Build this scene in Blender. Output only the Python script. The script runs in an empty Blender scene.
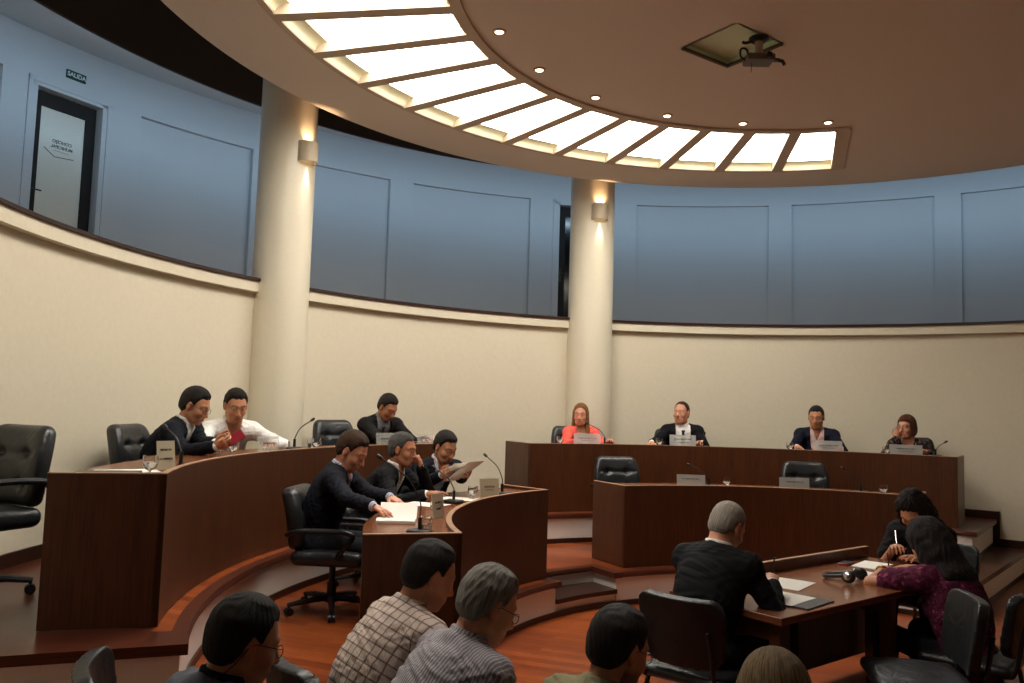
# council chamber, built object by object
import bpy, bmesh, math, random
import numpy as np
from mathutils import Vector, Matrix
random.seed(7); RNG = np.random.RandomState(7)
SC = bpy.context.scene; COL = SC.collection
PI = math.pi
def rad(a): return a*PI/180
def V3(*a): return np.array(a, float)
def unit(v):
    v = np.asarray(v, float); return v/(np.linalg.norm(v)+1e-12)

# ------------------------------------------------------------ linking / tagging
def link(name, me, mats, parent=None):
    o = bpy.data.objects.new(name, me); COL.objects.link(o)
    for m in (mats if isinstance(mats, (list, tuple)) else [mats]): me.materials.append(m)
    if parent is not None: o.parent = parent
    return o
def tag(o, label, cat, group=None, kind=None):
    if label: o['label'] = label
    if cat: o['category'] = cat
    if group: o['group'] = group
    if kind: o['kind'] = kind
    return o
def thing(name, label, cat, loc=(0,0,0), rz=0, group=None):
    o = bpy.data.objects.new(name, None); COL.objects.link(o)
    o.empty_display_size = .1
    o.location = loc; o.rotation_euler = (0,0,rz)
    return tag(o, label, cat, group)
def struct(o): o['kind'] = 'structure'; return o
def copy_thing(root, loc, rz, label, group=None):
    def cp(o, parent):
        c = o.copy(); COL.objects.link(c)
        if parent is not None: c.parent = parent
        for ch in list(o.children): cp(ch, c)
        return c
    r = cp(root, None); r.location = loc; r.rotation_euler = (0,0,rz)
    r['label'] = label
    if group: r['group'] = group
    return r

# ------------------------------------------------------------ mesh collector
class MB:
    def __init__(s): s.v=[]; s.f=[]; s.m=[]; s.uv=[]
    def add(s, vs, fs, mi=0, uv=None):
        b=len(s.v); s.v += [tuple(v) for v in vs]; s.f += [tuple(b+i for i in f) for f in fs]; s.m += [mi]*len(fs)
        if uv is None: uv = [(v[0]+.37*v[1], v[2], v[1]) for v in vs]
        s.uv += [tuple(u) if len(u)==3 else (u[0],u[1],0) for u in uv]
        return s
    def box(s, lo, hi, mi=0, R=None, c=None):
        x0,y0,z0=lo; x1,y1,z1=hi
        vs=[(x0,y0,z0),(x1,y0,z0),(x1,y1,z0),(x0,y1,z0),(x0,y0,z1),(x1,y0,z1),(x1,y1,z1),(x0,y1,z1)]
        fs=[(0,3,2,1),(4,5,6,7),(0,1,5,4),(1,2,6,5),(2,3,7,6),(3,0,4,7)]
        # separate faces so that each face gets its own grain coordinates
        for f in fs:
            q=[vs[i] for i in f]
            a=np.array(q); n=np.abs(np.cross(a[1]-a[0],a[2]-a[0])); ax=int(np.argmax(n))
            if ax==0: uv=[(v[1],v[2],0) for v in q]
            elif ax==1: uv=[(v[0],v[2],0) for v in q]
            else: uv=[(v[1],v[0],0) for v in q]
            if R is not None: q=[tuple(np.asarray(c)+R@np.array(v)) for v in q]
            s.add(q,[(0,1,2,3)],mi,uv)
        return s
    def tube(s, pts, r, n=8, mi=0, caps=True):
        pts=[np.array(p,float) for p in pts]
        rs=r if isinstance(r,(list,tuple)) else [r]*len(pts)
        t=[unit(pts[min(i+1,len(pts)-1)]-pts[max(i-1,0)]) for i in range(len(pts))]
        u=np.cross(t[0],(0,0,1))
        if np.linalg.norm(u)<1e-3: u=np.cross(t[0],(1,0,0))
        u=unit(u); vs=[]; fs=[]
        for i,p in enumerate(pts):
            u=unit(u-t[i]*np.dot(u,t[i])); w=np.cross(t[i],u)
            for k in range(n):
                a=2*PI*k/n; vs.append(p+rs[i]*(math.cos(a)*u+math.sin(a)*w))
        for i in range(len(pts)-1):
            for k in range(n):
                k2=(k+1)%n; fs.append((i*n+k,i*n+k2,(i+1)*n+k2,(i+1)*n+k))
        if caps: fs.append(tuple(range(n))[::-1]); fs.append(tuple((len(pts)-1)*n+k for k in range(n)))
        return s.add(vs,fs,mi)
    def lathe(s, prof, n=24, mi=0, c=(0,0,0)):
        vs=[];fs=[];m=len(prof)
        for (r,z) in prof:
            for k in range(n):
                a=2*PI*k/n; vs.append((c[0]+r*math.cos(a),c[1]+r*math.sin(a),c[2]+z))
        for i in range(m-1):
            for k in range(n):
                k2=(k+1)%n; fs.append((i*n+k,i*n+k2,(i+1)*n+k2,(i+1)*n+k))
        return s.add(vs,fs,mi)
    def sphere(s, c, r, n=16, m=10, mi=0, R=None):
        r=(r,r,r) if not hasattr(r,'__len__') else r
        vs=[];fs=[]
        for i in range(m+1):
            th=PI*i/m
            for k in range(n):
                a=2*PI*k/n; p=np.array([r[0]*math.sin(th)*math.cos(a),r[1]*math.sin(th)*math.sin(a),r[2]*math.cos(th)])
                if R is not None: p=R@p
                vs.append(np.asarray(c)+p)
        for i in range(m):
            for k in range(n):
                k2=(k+1)%n; fs.append((i*n+k,(i+1)*n+k,(i+1)*n+k2,i*n+k2))
        return s.add(vs,fs,mi)
    def prism(s, poly, z0, z1, mi=0, mi_side=None):
        n=len(poly); 
        s.add([(x,y,z1) for x,y in poly],[tuple(range(n))],mi,[(y,x,0) for x,y in poly])
        s.add([(x,y,z0) for x,y in poly],[tuple(range(n))[::-1]],mi,[(y,x,0) for x,y in poly])
        d=0
        for i in range(n):
            a=poly[i]; b=poly[(i+1)%n]; L=math.dist(a,b)
            s.add([(*a,z0),(*b,z0),(*b,z1),(*a,z1)],[(0,1,2,3)],mi if mi_side is None else mi_side,[(d,z0,0),(d+L,z0,0),(d+L,z1,0),(d,z1,0)]); d+=L
        return s
    def arc(s, prof, a0, a1, c, n=None, mi=0, caps=True, flip=False):
        """sweep a closed (r,z) profile about the vertical axis through c, from a0 to a1 degrees"""
        n=n or max(2,int(abs(a1-a0)/1.5)); m=len(prof)
        A=[rad(a0+(a1-a0)*i/n) for i in range(n+1)]
        for j in range(m):
            (r0,z0),(r1,z1)=prof[j],prof[(j+1)%m]
            vs=[];uv=[];fs=[]; L=math.hypot(r1-r0,z1-z0); rm=(r0+r1)/2
            for a in A:
                vs+=[(c[0]+r0*math.cos(a),c[1]+r0*math.sin(a),z0),(c[0]+r1*math.cos(a),c[1]+r1*math.sin(a),z1)]
                uv+=[(rm*a,z0+r0,0),(rm*a,z0+r0+L,0)]
            for i in range(n): fs.append((2*i,2*i+1,2*i+3,2*i+2))
            s.add(vs,fs,mi,uv)
        if caps:
            for a,sg in ((A[0],1),(A[-1],-1)):
                vs=[(c[0]+r*math.cos(a),c[1]+r*math.sin(a),z) for r,z in prof]
                s.add(vs,[tuple(range(m))[::sg]],mi,[(r,z,0) for r,z in prof])
        return s
    def build(s, name, mats, parent=None, smooth=35, merge=True):
        me=bpy.data.meshes.new(name); me.from_pydata([tuple(map(float,v)) for v in s.v],[],s.f); 
        me.polygons.foreach_set('material_index',s.m)
        at=me.attributes.new('puv','FLOAT_VECTOR','CORNER')
        li=np.zeros(len(me.loops),int); me.loops.foreach_get('vertex_index',li)
        at.data.foreach_set('vector',np.array(s.uv,np.float32)[li].ravel())
        bm=bmesh.new(); bm.from_mesh(me)
        if merge: bmesh.ops.remove_doubles(bm,verts=bm.verts,dist=1e-5)
        bmesh.ops.recalc_face_normals(bm,faces=bm.faces)
        bm.to_mesh(me); bm.free()
        if smooth:
            me.shade_smooth(); me.set_sharp_from_angle(angle=rad(smooth))
        return link(name,me,mats,parent)
def catmull(pts,n=6):
    P=[np.array(p,float) for p in pts]; P=[2*P[0]-P[1]]+P+[2*P[-1]-P[-2]]; out=[]
    for i in range(1,len(P)-2):
        for k in range(n):
            t=k/n; a,b,c,d=P[i-1:i+3]
            out.append(.5*((2*b)+(-a+c)*t+(2*a-5*b+4*c-d)*t*t+(-a+3*b-3*c+d)*t**3))
    out.append(P[-2]); return out
def bevelled(o, w=.004, seg=2):
    m=o.modifiers.new('edge','BEVEL'); m.width=w; m.segments=seg; m.limit_method='ANGLE'; m.angle_limit=rad(40); return o

# ------------------------------------------------------------ implicit surfaces
class SDF:
    """smooth blend of rounded shapes, meshed with surface nets"""
    def __init__(s): s.p=[]
    def _put(s,op,fn,lo,hi,k): s.p.append((op,fn,np.asarray(lo,float),np.asarray(hi,float),k)); return s
    def cap(s,a,b,ra,rb=None,k=.02,op='u'):
        a=np.asarray(a,float);b=np.asarray(b,float);rb=ra if rb is None else rb;ab=b-a;L=max(ab@ab,1e-12);R=max(ra,rb)
        def fn(P):
            t=np.clip(((P-a)@ab)/L,0,1); return np.linalg.norm(P-a-t[:,None]*ab,axis=1)-(ra+(rb-ra)*t)
        return s._put(op,fn,np.minimum(a,b)-R,np.maximum(a,b)+R,k)
    def ell(s,c,r,R=None,k=.02,op='u'):
        c=np.asarray(c,float);r=np.asarray(r,float);R=np.eye(3) if R is None else np.asarray(R)
        def fn(P):
            q=(P-c)@R; k0=np.linalg.norm(q/r,axis=1); k1=np.linalg.norm(q/(r*r),axis=1)+1e-9
            return np.where(k0<.05,-r.min(),k0*(k0-1)/k1)
        m=(np.abs(R)*r).sum(1)
        return s._put(op,fn,c-m,c+m,k)
    def rbox(s,c,r,rd,R=None,k=.01,op='u'):
        c=np.asarray(c,float);r=np.asarray(r,float)-rd;R=np.eye(3) if R is None else np.asarray(R)
        def fn(P):
            q=np.abs((P-c)@R)-r; return np.linalg.norm(np.maximum(q,0),axis=1)+np.minimum(q.max(1),0)-rd
        m=(np.abs(R)*(r+rd)).sum(1)
        return s._put(op,fn,c-m,c+m,k)
    def fun(s,fn,lo,hi,k=.01,op='u'): return s._put(op,fn,lo,hi,k)
    def eval(s,P):
        d=np.full(len(P),.25)
        for op,fn,lo,hi,k in s.p:
            mg=.05+k
            m=np.nonzero(((P>lo-mg)&(P<hi+mg)).all(1))[0]
            if not len(m): continue
            e=fn(P[m]); b=d[m]
            if op=='u':
                h=np.maximum(k-np.abs(b-e),0)/k; d[m]=np.minimum(b,e)-h*h*k/4
            elif op=='s':
                e=-e; h=np.maximum(k-np.abs(b-e),0)/k; d[m]=np.maximum(b,e)+h*h*k/4
            elif op=='i':
                d[m]=np.maximum(b,e)
            elif op=='o':
                d[m]=b+e
        return d
    def mesh(s,h,pad=.02):
        us=[p for p in s.p if p[0]=='u']
        lo=np.min([p[2] for p in us],0)-pad; hi=np.max([p[3] for p in us],0)+pad
        B=4; nb=np.ceil((hi-lo)/(h*B)).astype(int); N=nb*B+1
        bi=np.stack(np.meshgrid(*[np.arange(n) for n in nb],indexing='ij'),-1).reshape(-1,3)
        cen=lo+(bi+.5)*B*h
        d=s.eval(cen); act=bi[np.abs(d)<B*h*1.25]
        off=np.stack(np.meshgrid(*[np.arange(B+1)]*3,indexing='ij'),-1).reshape(-1,3)
        ci=(act[:,None]*B+off[None]).reshape(-1,3)
        st=np.array([N[1]*N[2],N[2],1],np.int64)
        ids=np.unique(ci@st)
        cc=np.stack([ids//st[0],(ids//st[1])%N[1],ids%N[2]],1)
        val=s.eval(lo+cc*h)
        full=np.full(int(N.prod()),9.,np.float32); full[ids]=val
        off=np.stack(np.meshgrid(*[np.arange(B)]*3,indexing='ij'),-1).reshape(-1,3)
        cell=(act[:,None]*B+off[None]).reshape(-1,3); cid=cell@st
        co=np.array([[i,j,k] for i in(0,1) for j in(0,1) for k in(0,1)])
        cv=full[cid[:,None]+(co@st)[None]]
        neg=cv<0; sel=neg.any(1)&~neg.all(1)
        cell=cell[sel];cid=cid[sel];cv=cv[sel]
        vs=np.zeros((len(cell),3));ct=np.zeros(len(cell))
        for a in range(8):
            for b in range(a+1,8):
                if np.abs(co[a]-co[b]).sum()!=1: continue
                x,y=cv[:,a],cv[:,b]; m=(x<0)!=(y<0)
                t=np.where(m,x/np.where(m,x-y,1),0)
                vs+=np.where(m[:,None],co[a]+t[:,None]*(co[b]-co[a]),0);ct+=m
        vs=lo+(cell+vs/ct[:,None])*h
        vid=np.full(int(N.prod()),-1,np.int32); vid[cid]=np.arange(len(cid))
        F=[]
        for ax in range(3):
            u,w=(ax+1)%3,(ax+2)%3
            a=cv[:,0]; b=cv[:,[4,2,1][ax]]
            m=((a<0)!=(b<0))&(cell[:,u]>0)&(cell[:,w]>0)
            i0=cid[m]; q=np.stack([vid[i0],vid[i0-st[u]],vid[i0-st[u]-st[w]],vid[i0-st[w]]],1)
            fl=(a[m]>=0); q[fl]=q[fl][:,::-1]
            F.append(q[(q>=0).all(1)])
        return vs,np.concatenate(F)
def largest(vs,fs):
    lab=np.arange(len(vs)); e=np.concatenate([fs[:,[0,1]],fs[:,[1,2]],fs[:,[2,3]],fs[:,[3,0]]])
    while True:
        old=lab.copy(); m=np.minimum(lab[e[:,0]],lab[e[:,1]]); np.minimum.at(lab,e[:,0],m); np.minimum.at(lab,e[:,1],m); lab=lab[lab]
        if (lab==old).all(): break
    k=np.bincount(lab[fs[:,0]],minlength=len(vs)).argmax(); fs=fs[lab[fs[:,0]]==k]
    u,inv=np.unique(fs,return_inverse=True); return vs[u],inv.reshape(fs.shape)
def sdf_obj(name,sd,h,mats,parent=None,pv=None,col=None,relax=1,mi=None):
    vs,fs=largest(*sd.mesh(h))
    for _ in range(relax):   # light tangential relaxation
        e=np.concatenate([fs[:,[0,1]],fs[:,[1,2]],fs[:,[2,3]],fs[:,[3,0]]]); acc=np.zeros_like(vs);n=np.zeros(len(vs))
        np.add.at(acc,e[:,0],vs[e[:,1]]);np.add.at(n,e[:,0],1);np.add.at(acc,e[:,1],vs[e[:,0]]);np.add.at(n,e[:,1],1)
        vs=vs+.5*(acc/np.maximum(n,1)[:,None]-vs)
    me=bpy.data.meshes.new(name); me.vertices.add(len(vs)); me.vertices.foreach_set('co',vs.astype(np.float32).ravel())
    me.loops.add(fs.size); me.loops.foreach_set('vertex_index',fs.astype(np.int32).ravel())
    me.polygons.add(len(fs)); me.polygons.foreach_set('loop_start',np.arange(len(fs),dtype=np.int32)*4)
    if mi is not None: me.polygons.foreach_set('material_index',mi(vs[fs].mean(1)).astype(np.int32))
    me.update(calc_edges=True); me.validate()
    if pv is not None:
        at=me.attributes.new('puv','FLOAT_VECTOR','POINT'); at.data.foreach_set('vector',pv(vs).astype(np.float32).ravel())
    if col is not None:
        at=me.attributes.new('tint','FLOAT_COLOR','POINT'); c=col(vs); at.data.foreach_set('color',np.concatenate([c,np.ones((len(c),1))],1).astype(np.float32).ravel())
    me.shade_smooth()
    return link(name,me,mats,parent)

# ------------------------------------------------------------ materials
def srgb(r,g,b):
    f=lambda c: (c/255/12.92) if c/255<=.04045 else ((c/255+.055)/1.055)**2.4
    return (f(r),f(g),f(b),1)
class NT:
    def __init__(s,name):
        s.m=bpy.data.materials.new(name); s.m.use_nodes=True; s.t=s.m.node_tree; s.t.nodes.clear()
        s.out=s.t.nodes.new('ShaderNodeOutputMaterial')
    def n(s,ty,**kw):
        n=s.t.nodes.new('ShaderNode'+ty)
        for k,v in kw.items():
            if k in n.inputs: n.inputs[k].default_value=v
            else: setattr(n,k,v)
        return n
    def l(s,a,b): s.t.links.new(a,b)
    def bsdf(s,**kw):
        b=s.n('BsdfPrincipled')
        for k,v in kw.items(): b.inputs[k].default_value=v
        s.l(b.outputs[0],s.out.inputs[0]); return b
def plain(name,c,rough=.6,metal=0,spec=.5,bump=0,bscale=60,**kw):
    t=NT(name); b=t.bsdf(**{'Base Color':c,'Roughness':rough,'Metallic':metal,'Specular IOR Level':spec},**kw)
    tc=t.n('TexCoord'); nz=t.n('TexNoise',Scale=bscale,Detail=4.); t.l(tc.outputs['Object'],nz.inputs['Vector'])
    mx=t.n('MixRGB',blend_type='MULTIPLY'); mx.inputs[0].default_value=.15; mx.inputs[1].default_value=c
    t.l(nz.outputs['Color'],mx.inputs[2]); 
    hs=t.n('RGBToBW'); t.l(nz.outputs['Color'],hs.inputs[0]); t.l(hs.outputs[0],mx.inputs[2]); t.l(mx.outputs[0],b.inputs['Base Color'])
    if bump:
        bp=t.n('Bump',Strength=bump,Distance=.002); t.l(nz.outputs['Fac'],bp.inputs['Height']); t.l(bp.outputs[0],b.inputs['Normal'])
    return t.m
def emit(name,c,s):
    t=NT(name); e=t.n('Emission',Color=c,Strength=s); t.l(e.outputs[0],t.out.inputs[0]); return t.m
def wood(name,dark,light,rough=.35,along=0,sc=1.):
    """grain in the 'puv' coordinates; along=1 grain runs along v, 0 along u"""
    t=NT(name); b=t.bsdf(Roughness=rough); at=t.n('Attribute',attribute_name='puv')
    mp=t.n('Mapping'); mp.inputs['Scale'].default_value=(26*sc,1.1*sc,26*sc) if along else (1.1*sc,26*sc,26*sc); t.l(at.outputs['Vector'],mp.inputs[0])
    nz=t.n('TexNoise',Scale=3.,Detail=6.,Roughness=.65); t.l(mp.outputs[0],nz.inputs['Vector'])
    m2=t.n('Mapping'); m2.inputs['Scale'].default_value=(3.3,.12,3.3) if along else (.12,3.3,3.3); t.l(at.outputs['Vector'],m2.inputs[0])
    n2=t.n('TexNoise',Scale=2.,Detail=2.); t.l(m2.outputs[0],n2.inputs['Vector'])
    q2=t.n('Math',operation='MULTIPLY_ADD'); q2.inputs[1].default_value=.35; q2.inputs[2].default_value=.325; t.l(n2.outputs['Fac'],q2.inputs[0]); ad=t.n('Math',operation='ADD'); t.l(nz.outputs['Fac'],ad.inputs[0]); t.l(q2.outputs[0],ad.inputs[1])
    rp=t.n('ValToRGB'); rp.color_ramp.elements[0].position=.36; rp.color_ramp.elements[0].color=dark; rp.color_ramp.elements[1].position=.66; rp.color_ramp.elements[1].color=light
    hf=t.n('Math',operation='MULTIPLY'); hf.inputs[1].default_value=.5; t.l(ad.outputs[0],hf.inputs[0]); t.l(hf.outputs[0],rp.inputs[0]); t.l(rp.outputs[0],b.inputs['Base Color'])
    bp=t.n('Bump',Strength=.06,Distance=.001); t.l(nz.outputs['Fac'],bp.inputs['Height']); t.l(bp.outputs[0],b.inputs['Normal'])
    return t.m
def parquet(name):
    t=NT(name); b=t.bsdf(Roughness=.28); tc=t.n('TexCoord')
    mp=t.n('Mapping'); mp.inputs['Rotation'].default_value=(0,0,rad(20)); t.l(tc.outputs['Object'],mp.inputs[0])
    br=t.n('TexBrick',Scale=1.); br.offset=.37
    for k,v in {'Mortar Size':.0015,'Brick Width':.9,'Row Height':.085,'Bias':0.}.items(): br.inputs[k].default_value=v
    br.inputs['Color1'].default_value=srgb(156,80,38); br.inputs['Color2'].default_value=srgb(120,55,26); br.inputs['Mortar'].default_value=srgb(70,30,14)
    t.l(mp.outputs[0],br.inputs['Vector'])
    m2=t.n('Mapping'); m2.inputs['Scale'].default_value=(2.,26.,1.); t.l(mp.outputs[0],m2.inputs[0])
    nz=t.n('TexNoise',Scale=2.5,Detail=6.,Roughness=.6); t.l(m2.outputs[0],nz.inputs['Vector'])
    rp=t.n('ValToRGB'); rp.color_ramp.elements[0].position=.3; rp.color_ramp.elements[0].color=(.5,.42,.38,1); rp.color_ramp.elements[1].position=.7; rp.color_ramp.elements[1].color=(1.25,1.2,1.1,1)
    t.l(nz.outputs['Fac'],rp.inputs[0])
    mx=t.n('MixRGB',blend_type='MULTIPLY'); mx.inputs[0].default_value=.8; t.l(br.outputs['Color'],mx.inputs[1]); t.l(rp.outputs[0],mx.inputs[2]); t.l(mx.outputs[0],b.inputs['Base Color'])
    return t.m
def fabric(name,c,rough=.85,wr=.35,sheen=.2,scale=14):
    t=NT(name); b=t.bsdf(**{'Base Color':c,'Roughness':rough,'Sheen Weight':sheen*0,'Specular IOR Level':.2}); tc=t.n('TexCoord')
    mp=t.n('Mapping'); mp.inputs['Scale'].default_value=(1.,1.,.55); t.l(tc.outputs['Object'],mp.inputs[0])
    nz=t.n('TexNoise',Scale=float(scale),Detail=3.,Distortion=1.2); t.l(mp.outputs[0],nz.inputs['Vector'])
    bp=t.n('Bump',Strength=wr,Distance=.03); t.l(nz.outputs['Fac'],bp.inputs['Height']); t.l(bp.outputs[0],b.inputs['Normal'])
    t.b=b; t.at=t.n('Attribute',attribute_name='puv')
    return t
def stripes(t,sock,period,width,vec_axis):
    sp=t.n('SeparateXYZ'); t.l(sock,sp.inputs[0])
    m=t.n('Math',operation='MULTIPLY'); m.inputs[1].default_value=1/period; t.l(sp.outputs[vec_axis],m.inputs[0])
    f=t.n('Math',operation='FRACT'); t.l(m.outputs[0],f.inputs[0])
    c=t.n('Math',operation='LESS_THAN'); c.inputs[1].default_value=width; t.l(f.outputs[0],c.inputs[0]); return c.outputs[0]
def striped(name,base,line,pu=0,pv=0,w=.22,wr=.35):
    t=fabric(name,base,wr=wr); facs=[]
    if pu: facs.append(stripes(t,t.at.outputs['Vector'],pu,w,0))
    if pv: facs.append(stripes(t,t.at.outputs['Vector'],pv,w,1))
    cur=None
    for fsock in facs:
        mx=t.n('MixRGB'); 
        m=t.n('Math',operation='MULTIPLY'); m.inputs[1].default_value=.75; t.l(fsock,m.inputs[0]); t.l(m.outputs[0],mx.inputs[0])
        if cur is None: mx.inputs[1].default_value=base
        else: t.l(cur,mx.inputs[1])
        mx.inputs[2].default_value=line; cur=mx.outputs[0]
    t.l(cur,t.b.inputs['Base Color']); return t.m
def blotched(name,cols,scale=40,wr=.35):
    t=fabric(name,cols[0],wr=wr); tc=t.n('TexCoord'); vo=t.n('TexVoronoi',Scale=float(scale)); t.l(tc.outputs['Object'],vo.inputs['Vector'])
    nz=t.n('TexNoise',Scale=scale*.6,Detail=3.); t.l(tc.outputs['Object'],nz.inputs['Vector'])
    rp=t.n('ValToRGB'); el=rp.color_ramp.elements; rp.color_ramp.interpolation='CONSTANT'
    el[0].color=cols[0]; el[1].color=cols[1]; el[1].position=.52
    for i,c in enumerate(cols[2:]): e=el.new(.58+.05*i); e.color=c
    t.l(nz.outputs['Fac'],rp.inputs[0]); t.l(rp.outputs[0],t.b.inputs['Base Color']); return t.m
def skin_mat():
    t=NT('skin'); b=t.bsdf(**{'Roughness':.5,'Subsurface Weight':.12,'Subsurface Scale':.01}); b.inputs['Subsurface Radius'].default_value=(1,.35,.2)
    at=t.n('Attribute',attribute_name='tint'); tc=t.n('TexCoord'); nz=t.n('TexNoise',Scale=35.,Detail=4.); t.l(tc.outputs['Object'],nz.inputs['Vector'])
    rp=t.n('ValToRGB'); rp.color_ramp.elements[0].color=(.82,.78,.76,1); rp.color_ramp.elements[1].color=(1.1,1.06,1.04,1); t.l(nz.outputs['Fac'],rp.inputs[0])
    mx=t.n('MixRGB',blend_type='MULTIPLY'); mx.inputs[0].default_value=.6; t.l(at.outputs['Color'],mx.inputs[1]); t.l(rp.outputs[0],mx.inputs[2]); t.l(mx.outputs[0],b.inputs['Base Color'])
    return t.m
def hair_mat(name,c,c2):
    t=NT(name); b=t.bsdf(**{'Roughness':.62,'Specular IOR Level':.25}); at=t.n('Attribute',attribute_name='puv')
    mp=t.n('Mapping'); mp.inputs['Scale'].default_value=(110.,12.,1.); t.l(at.outputs['Vector'],mp.inputs[0])
    nz=t.n('TexNoise',Scale=1.,Detail=5.,Roughness=.7,Distortion=.4); t.l(mp.outputs[0],nz.inputs['Vector'])
    rp=t.n('ValToRGB'); rp.color_ramp.elements[0].position=.35; rp.color_ramp.elements[0].color=c; rp.color_ramp.elements[1].position=.7; rp.color_ramp.elements[1].color=c2
    t.l(nz.outputs['Fac'],rp.inputs[0]); t.l(rp.outputs[0],b.inputs['Base Color'])
    bp=t.n('Bump',Strength=1.,Distance=.012); t.l(nz.outputs['Fac'],bp.inputs['Height']); t.l(bp.outputs[0],b.inputs['Normal'])
    return t.m
def glass(name,c=(1,1,1,1),rough=.02):
    t=NT(name); b=t.bsdf(**{'Base Color':c,'Roughness':rough,'Transmission Weight':1.,'IOR':1.45}); return t.m
def frosted(name,c,op=.55):
    t=NT(name); b=t.n('BsdfPrincipled'); b.inputs['Base Color'].default_value=c; b.inputs['Roughness'].default_value=.25
    tr=t.n('BsdfTransparent'); mx=t.n('MixShader'); mx.inputs[0].default_value=op; t.l(tr.outputs[0],mx.inputs[1]); t.l(b.outputs[0],mx.inputs[2]); t.l(mx.outputs[0],t.out.inputs[0]); return t.m
PANEL_E=14.2; SPOT_E=14; FILL_E=3.9; WORLD_C=(.041,.0405,.041); EXPO=0.02
# ============================================================ people
SKIN=skin_mat()
M_EYEW=plain('eye_white',srgb(225,220,210),.2); M_IRIS=plain('iris',srgb(40,26,18),.15)
M_FRAME=plain('dark_frame',srgb(20,18,18),.3); M_SHOE=plain('shoe_leather',srgb(20,18,17),.35)
M_LENS=frosted('spectacle_lens',(.8,.8,.8,1),.08)
def RX(a): c,s=math.cos(a),math.sin(a); return np.array([[1,0,0],[0,c,s],[0,-s,c]])      # + leans forward
def RY(a): c,s=math.cos(a),math.sin(a); return np.array([[c,0,s],[0,1,0],[-s,0,c]])      # + leans to the right
def RZ(a): c,s=math.cos(a),math.sin(a); return np.array([[c,-s,0],[s,c,0],[0,0,1]])
def ik(S,T,l1,l2,hint):
    d=T-S; L=np.linalg.norm(d)
    if L>(l1+l2)*.985: T=S+d/L*(l1+l2)*.985; d=T-S; L=np.linalg.norm(d)
    a=(l1*l1-l2*l2+L*L)/(2*L); h=math.sqrt(max(l1*l1-a*a,1e-6)); u=d/L
    p=unit(np.asarray(hint,float)-u*np.dot(hint,u)); return S+u*a+p*h, T
def hand(sd,Wp,d,n,side,curl=.35,spread=.12,s=1.,thumb=.5):
    d=unit(d); n=unit(np.asarray(n,float)-d*np.dot(n,d)); e=np.cross(d,n) if side>0 else np.cross(n,d)
    kn=[.031,.0105,-.010,-.030]; kl=[.088,.091,.086,.078]
    seg=[(.042,.026,.020),(.046,.029,.021),(.042,.027,.020),(.033,.021,.018)]
    for i in range(4):
        b0=Wp+s*(e*kn[i]*.45+d*.004); k0=Wp+s*(e*kn[i]+d*kl[i]+n*(.004*abs(i-1.3)))
        sd.cap(b0,k0,.0135*s,.0105*s,k=.012)
    sd.cap(Wp,Wp+s*d*.05,.021*s,.019*s,k=.015)
    for i in range(4):
        p=Wp+s*(e*kn[i]+d*kl[i]+n*(.004*abs(i-1.3))); a=0; f=unit(d+e*spread*(1.2-i)*.8)
        for j,L in enumerate(seg[i]):
            a+=curl*(1,.95,.6)[j]*(1+.12*i); q=p+s*L*(f*math.cos(a)+n*math.sin(a))
            sd.cap(p,q,(.0098,.0086,.0078)[j]*s,(.0086,.0078,.0068)[j]*s,k=.004); p=q
    b=Wp+s*(d*.022+e*.020+n*.006); m=b+s*.046*unit(d*.62+e*.75*(1.3-thumb)+n*.55*thumb)
    t=m+s*.034*unit(d*.9+e*.3*(1-thumb)+n*.6*thumb); t2=t+s*.024*unit(d*.95+e*.05+n*.55*thumb)
    sd.cap(b,m,.0145*s,.0115*s,k=.012); sd.cap(m,t,.011*s,.0098*s,k=.005); sd.cap(t,t2,.0098*s,.0075*s,k=.004)
    return e
def head_sdf(sd,Hc,Rh,s,female=False):
    def P(x,y,z): return Hc+Rh@(s*np.array([x,y,z],float))
    E=lambda c,r,k=.02,op='u',R=None: sd.ell(P(*c),np.array(r)*s,Rh if R is None else Rh@R,k*s,op)
    C=lambda a,b,ra,rb,k=.015,op='u': sd.cap(P(*a),P(*b),ra*s,rb*s,k*s,op)
    w=.96 if female else 1
    E((0,-.014,.032),(.076*w,.094,.085)); E((0,.028,-.025),(.062*w,.062,.088),.03)
    E((0,.037,-.083),(.045*w,.046,.034),.03); C((-.052*w,-.004,-.062),(-.028*w,.055,-.098),.016,.016,.03); C((.052*w,-.004,-.062),(.028*w,.055,-.098),.016,.016,.03)
    for q in(-1,1):
        E((q*.041*w,.056,-.034),(.024,.026,.022),.025)
        C((q*.012,.084,.021),(q*.046,.068,.021),.0105,.009,.015)
        E((q*.031,.099,-.002),(.018,.013,.0105),.012,'s')
        E((q*.031,.0735,-.003),(.0165,.0135,.0135),.006)
        E((q*.0115,.096,-.042),(.0085,.010,.0078),.007)
        E((q*.0785*w,-.014,-.006),(.010,.020,.033),.007,'u',RZ(q*-.35)@RX(-.15)); E((q*.089*w,-.006,-.002),(.006,.010,.017),.006,'s',RZ(q*-.35))
        C((q*.078*w,-.004,-.032),(q*.079*w,-.010,-.036),.008,.007,.006)
    C((0,.082,.012),(0,.106,-.032),.0085,.0115,.010); E((0,.108,-.038),(.0115,.011,.0095),.009)
    E((0,.079,-.068),(.028,.018,.018),.015)
    C((-.017,.088,-.066),(.017,.088,-.066),.0055,.0055,.006); C((-.014,.087,-.0775),(.014,.087,-.0775),.0068,.0068,.006)
    C((-.024,.1,-.0715),(.024,.1,-.0715),.0042,.0042,.003,'s'); E((0,.072,-.105),(.019,.017,.015),.015)
def gmap(pts):
    xs,ys=zip(*pts); return lambda y: np.interp(y,xs,ys)
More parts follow.
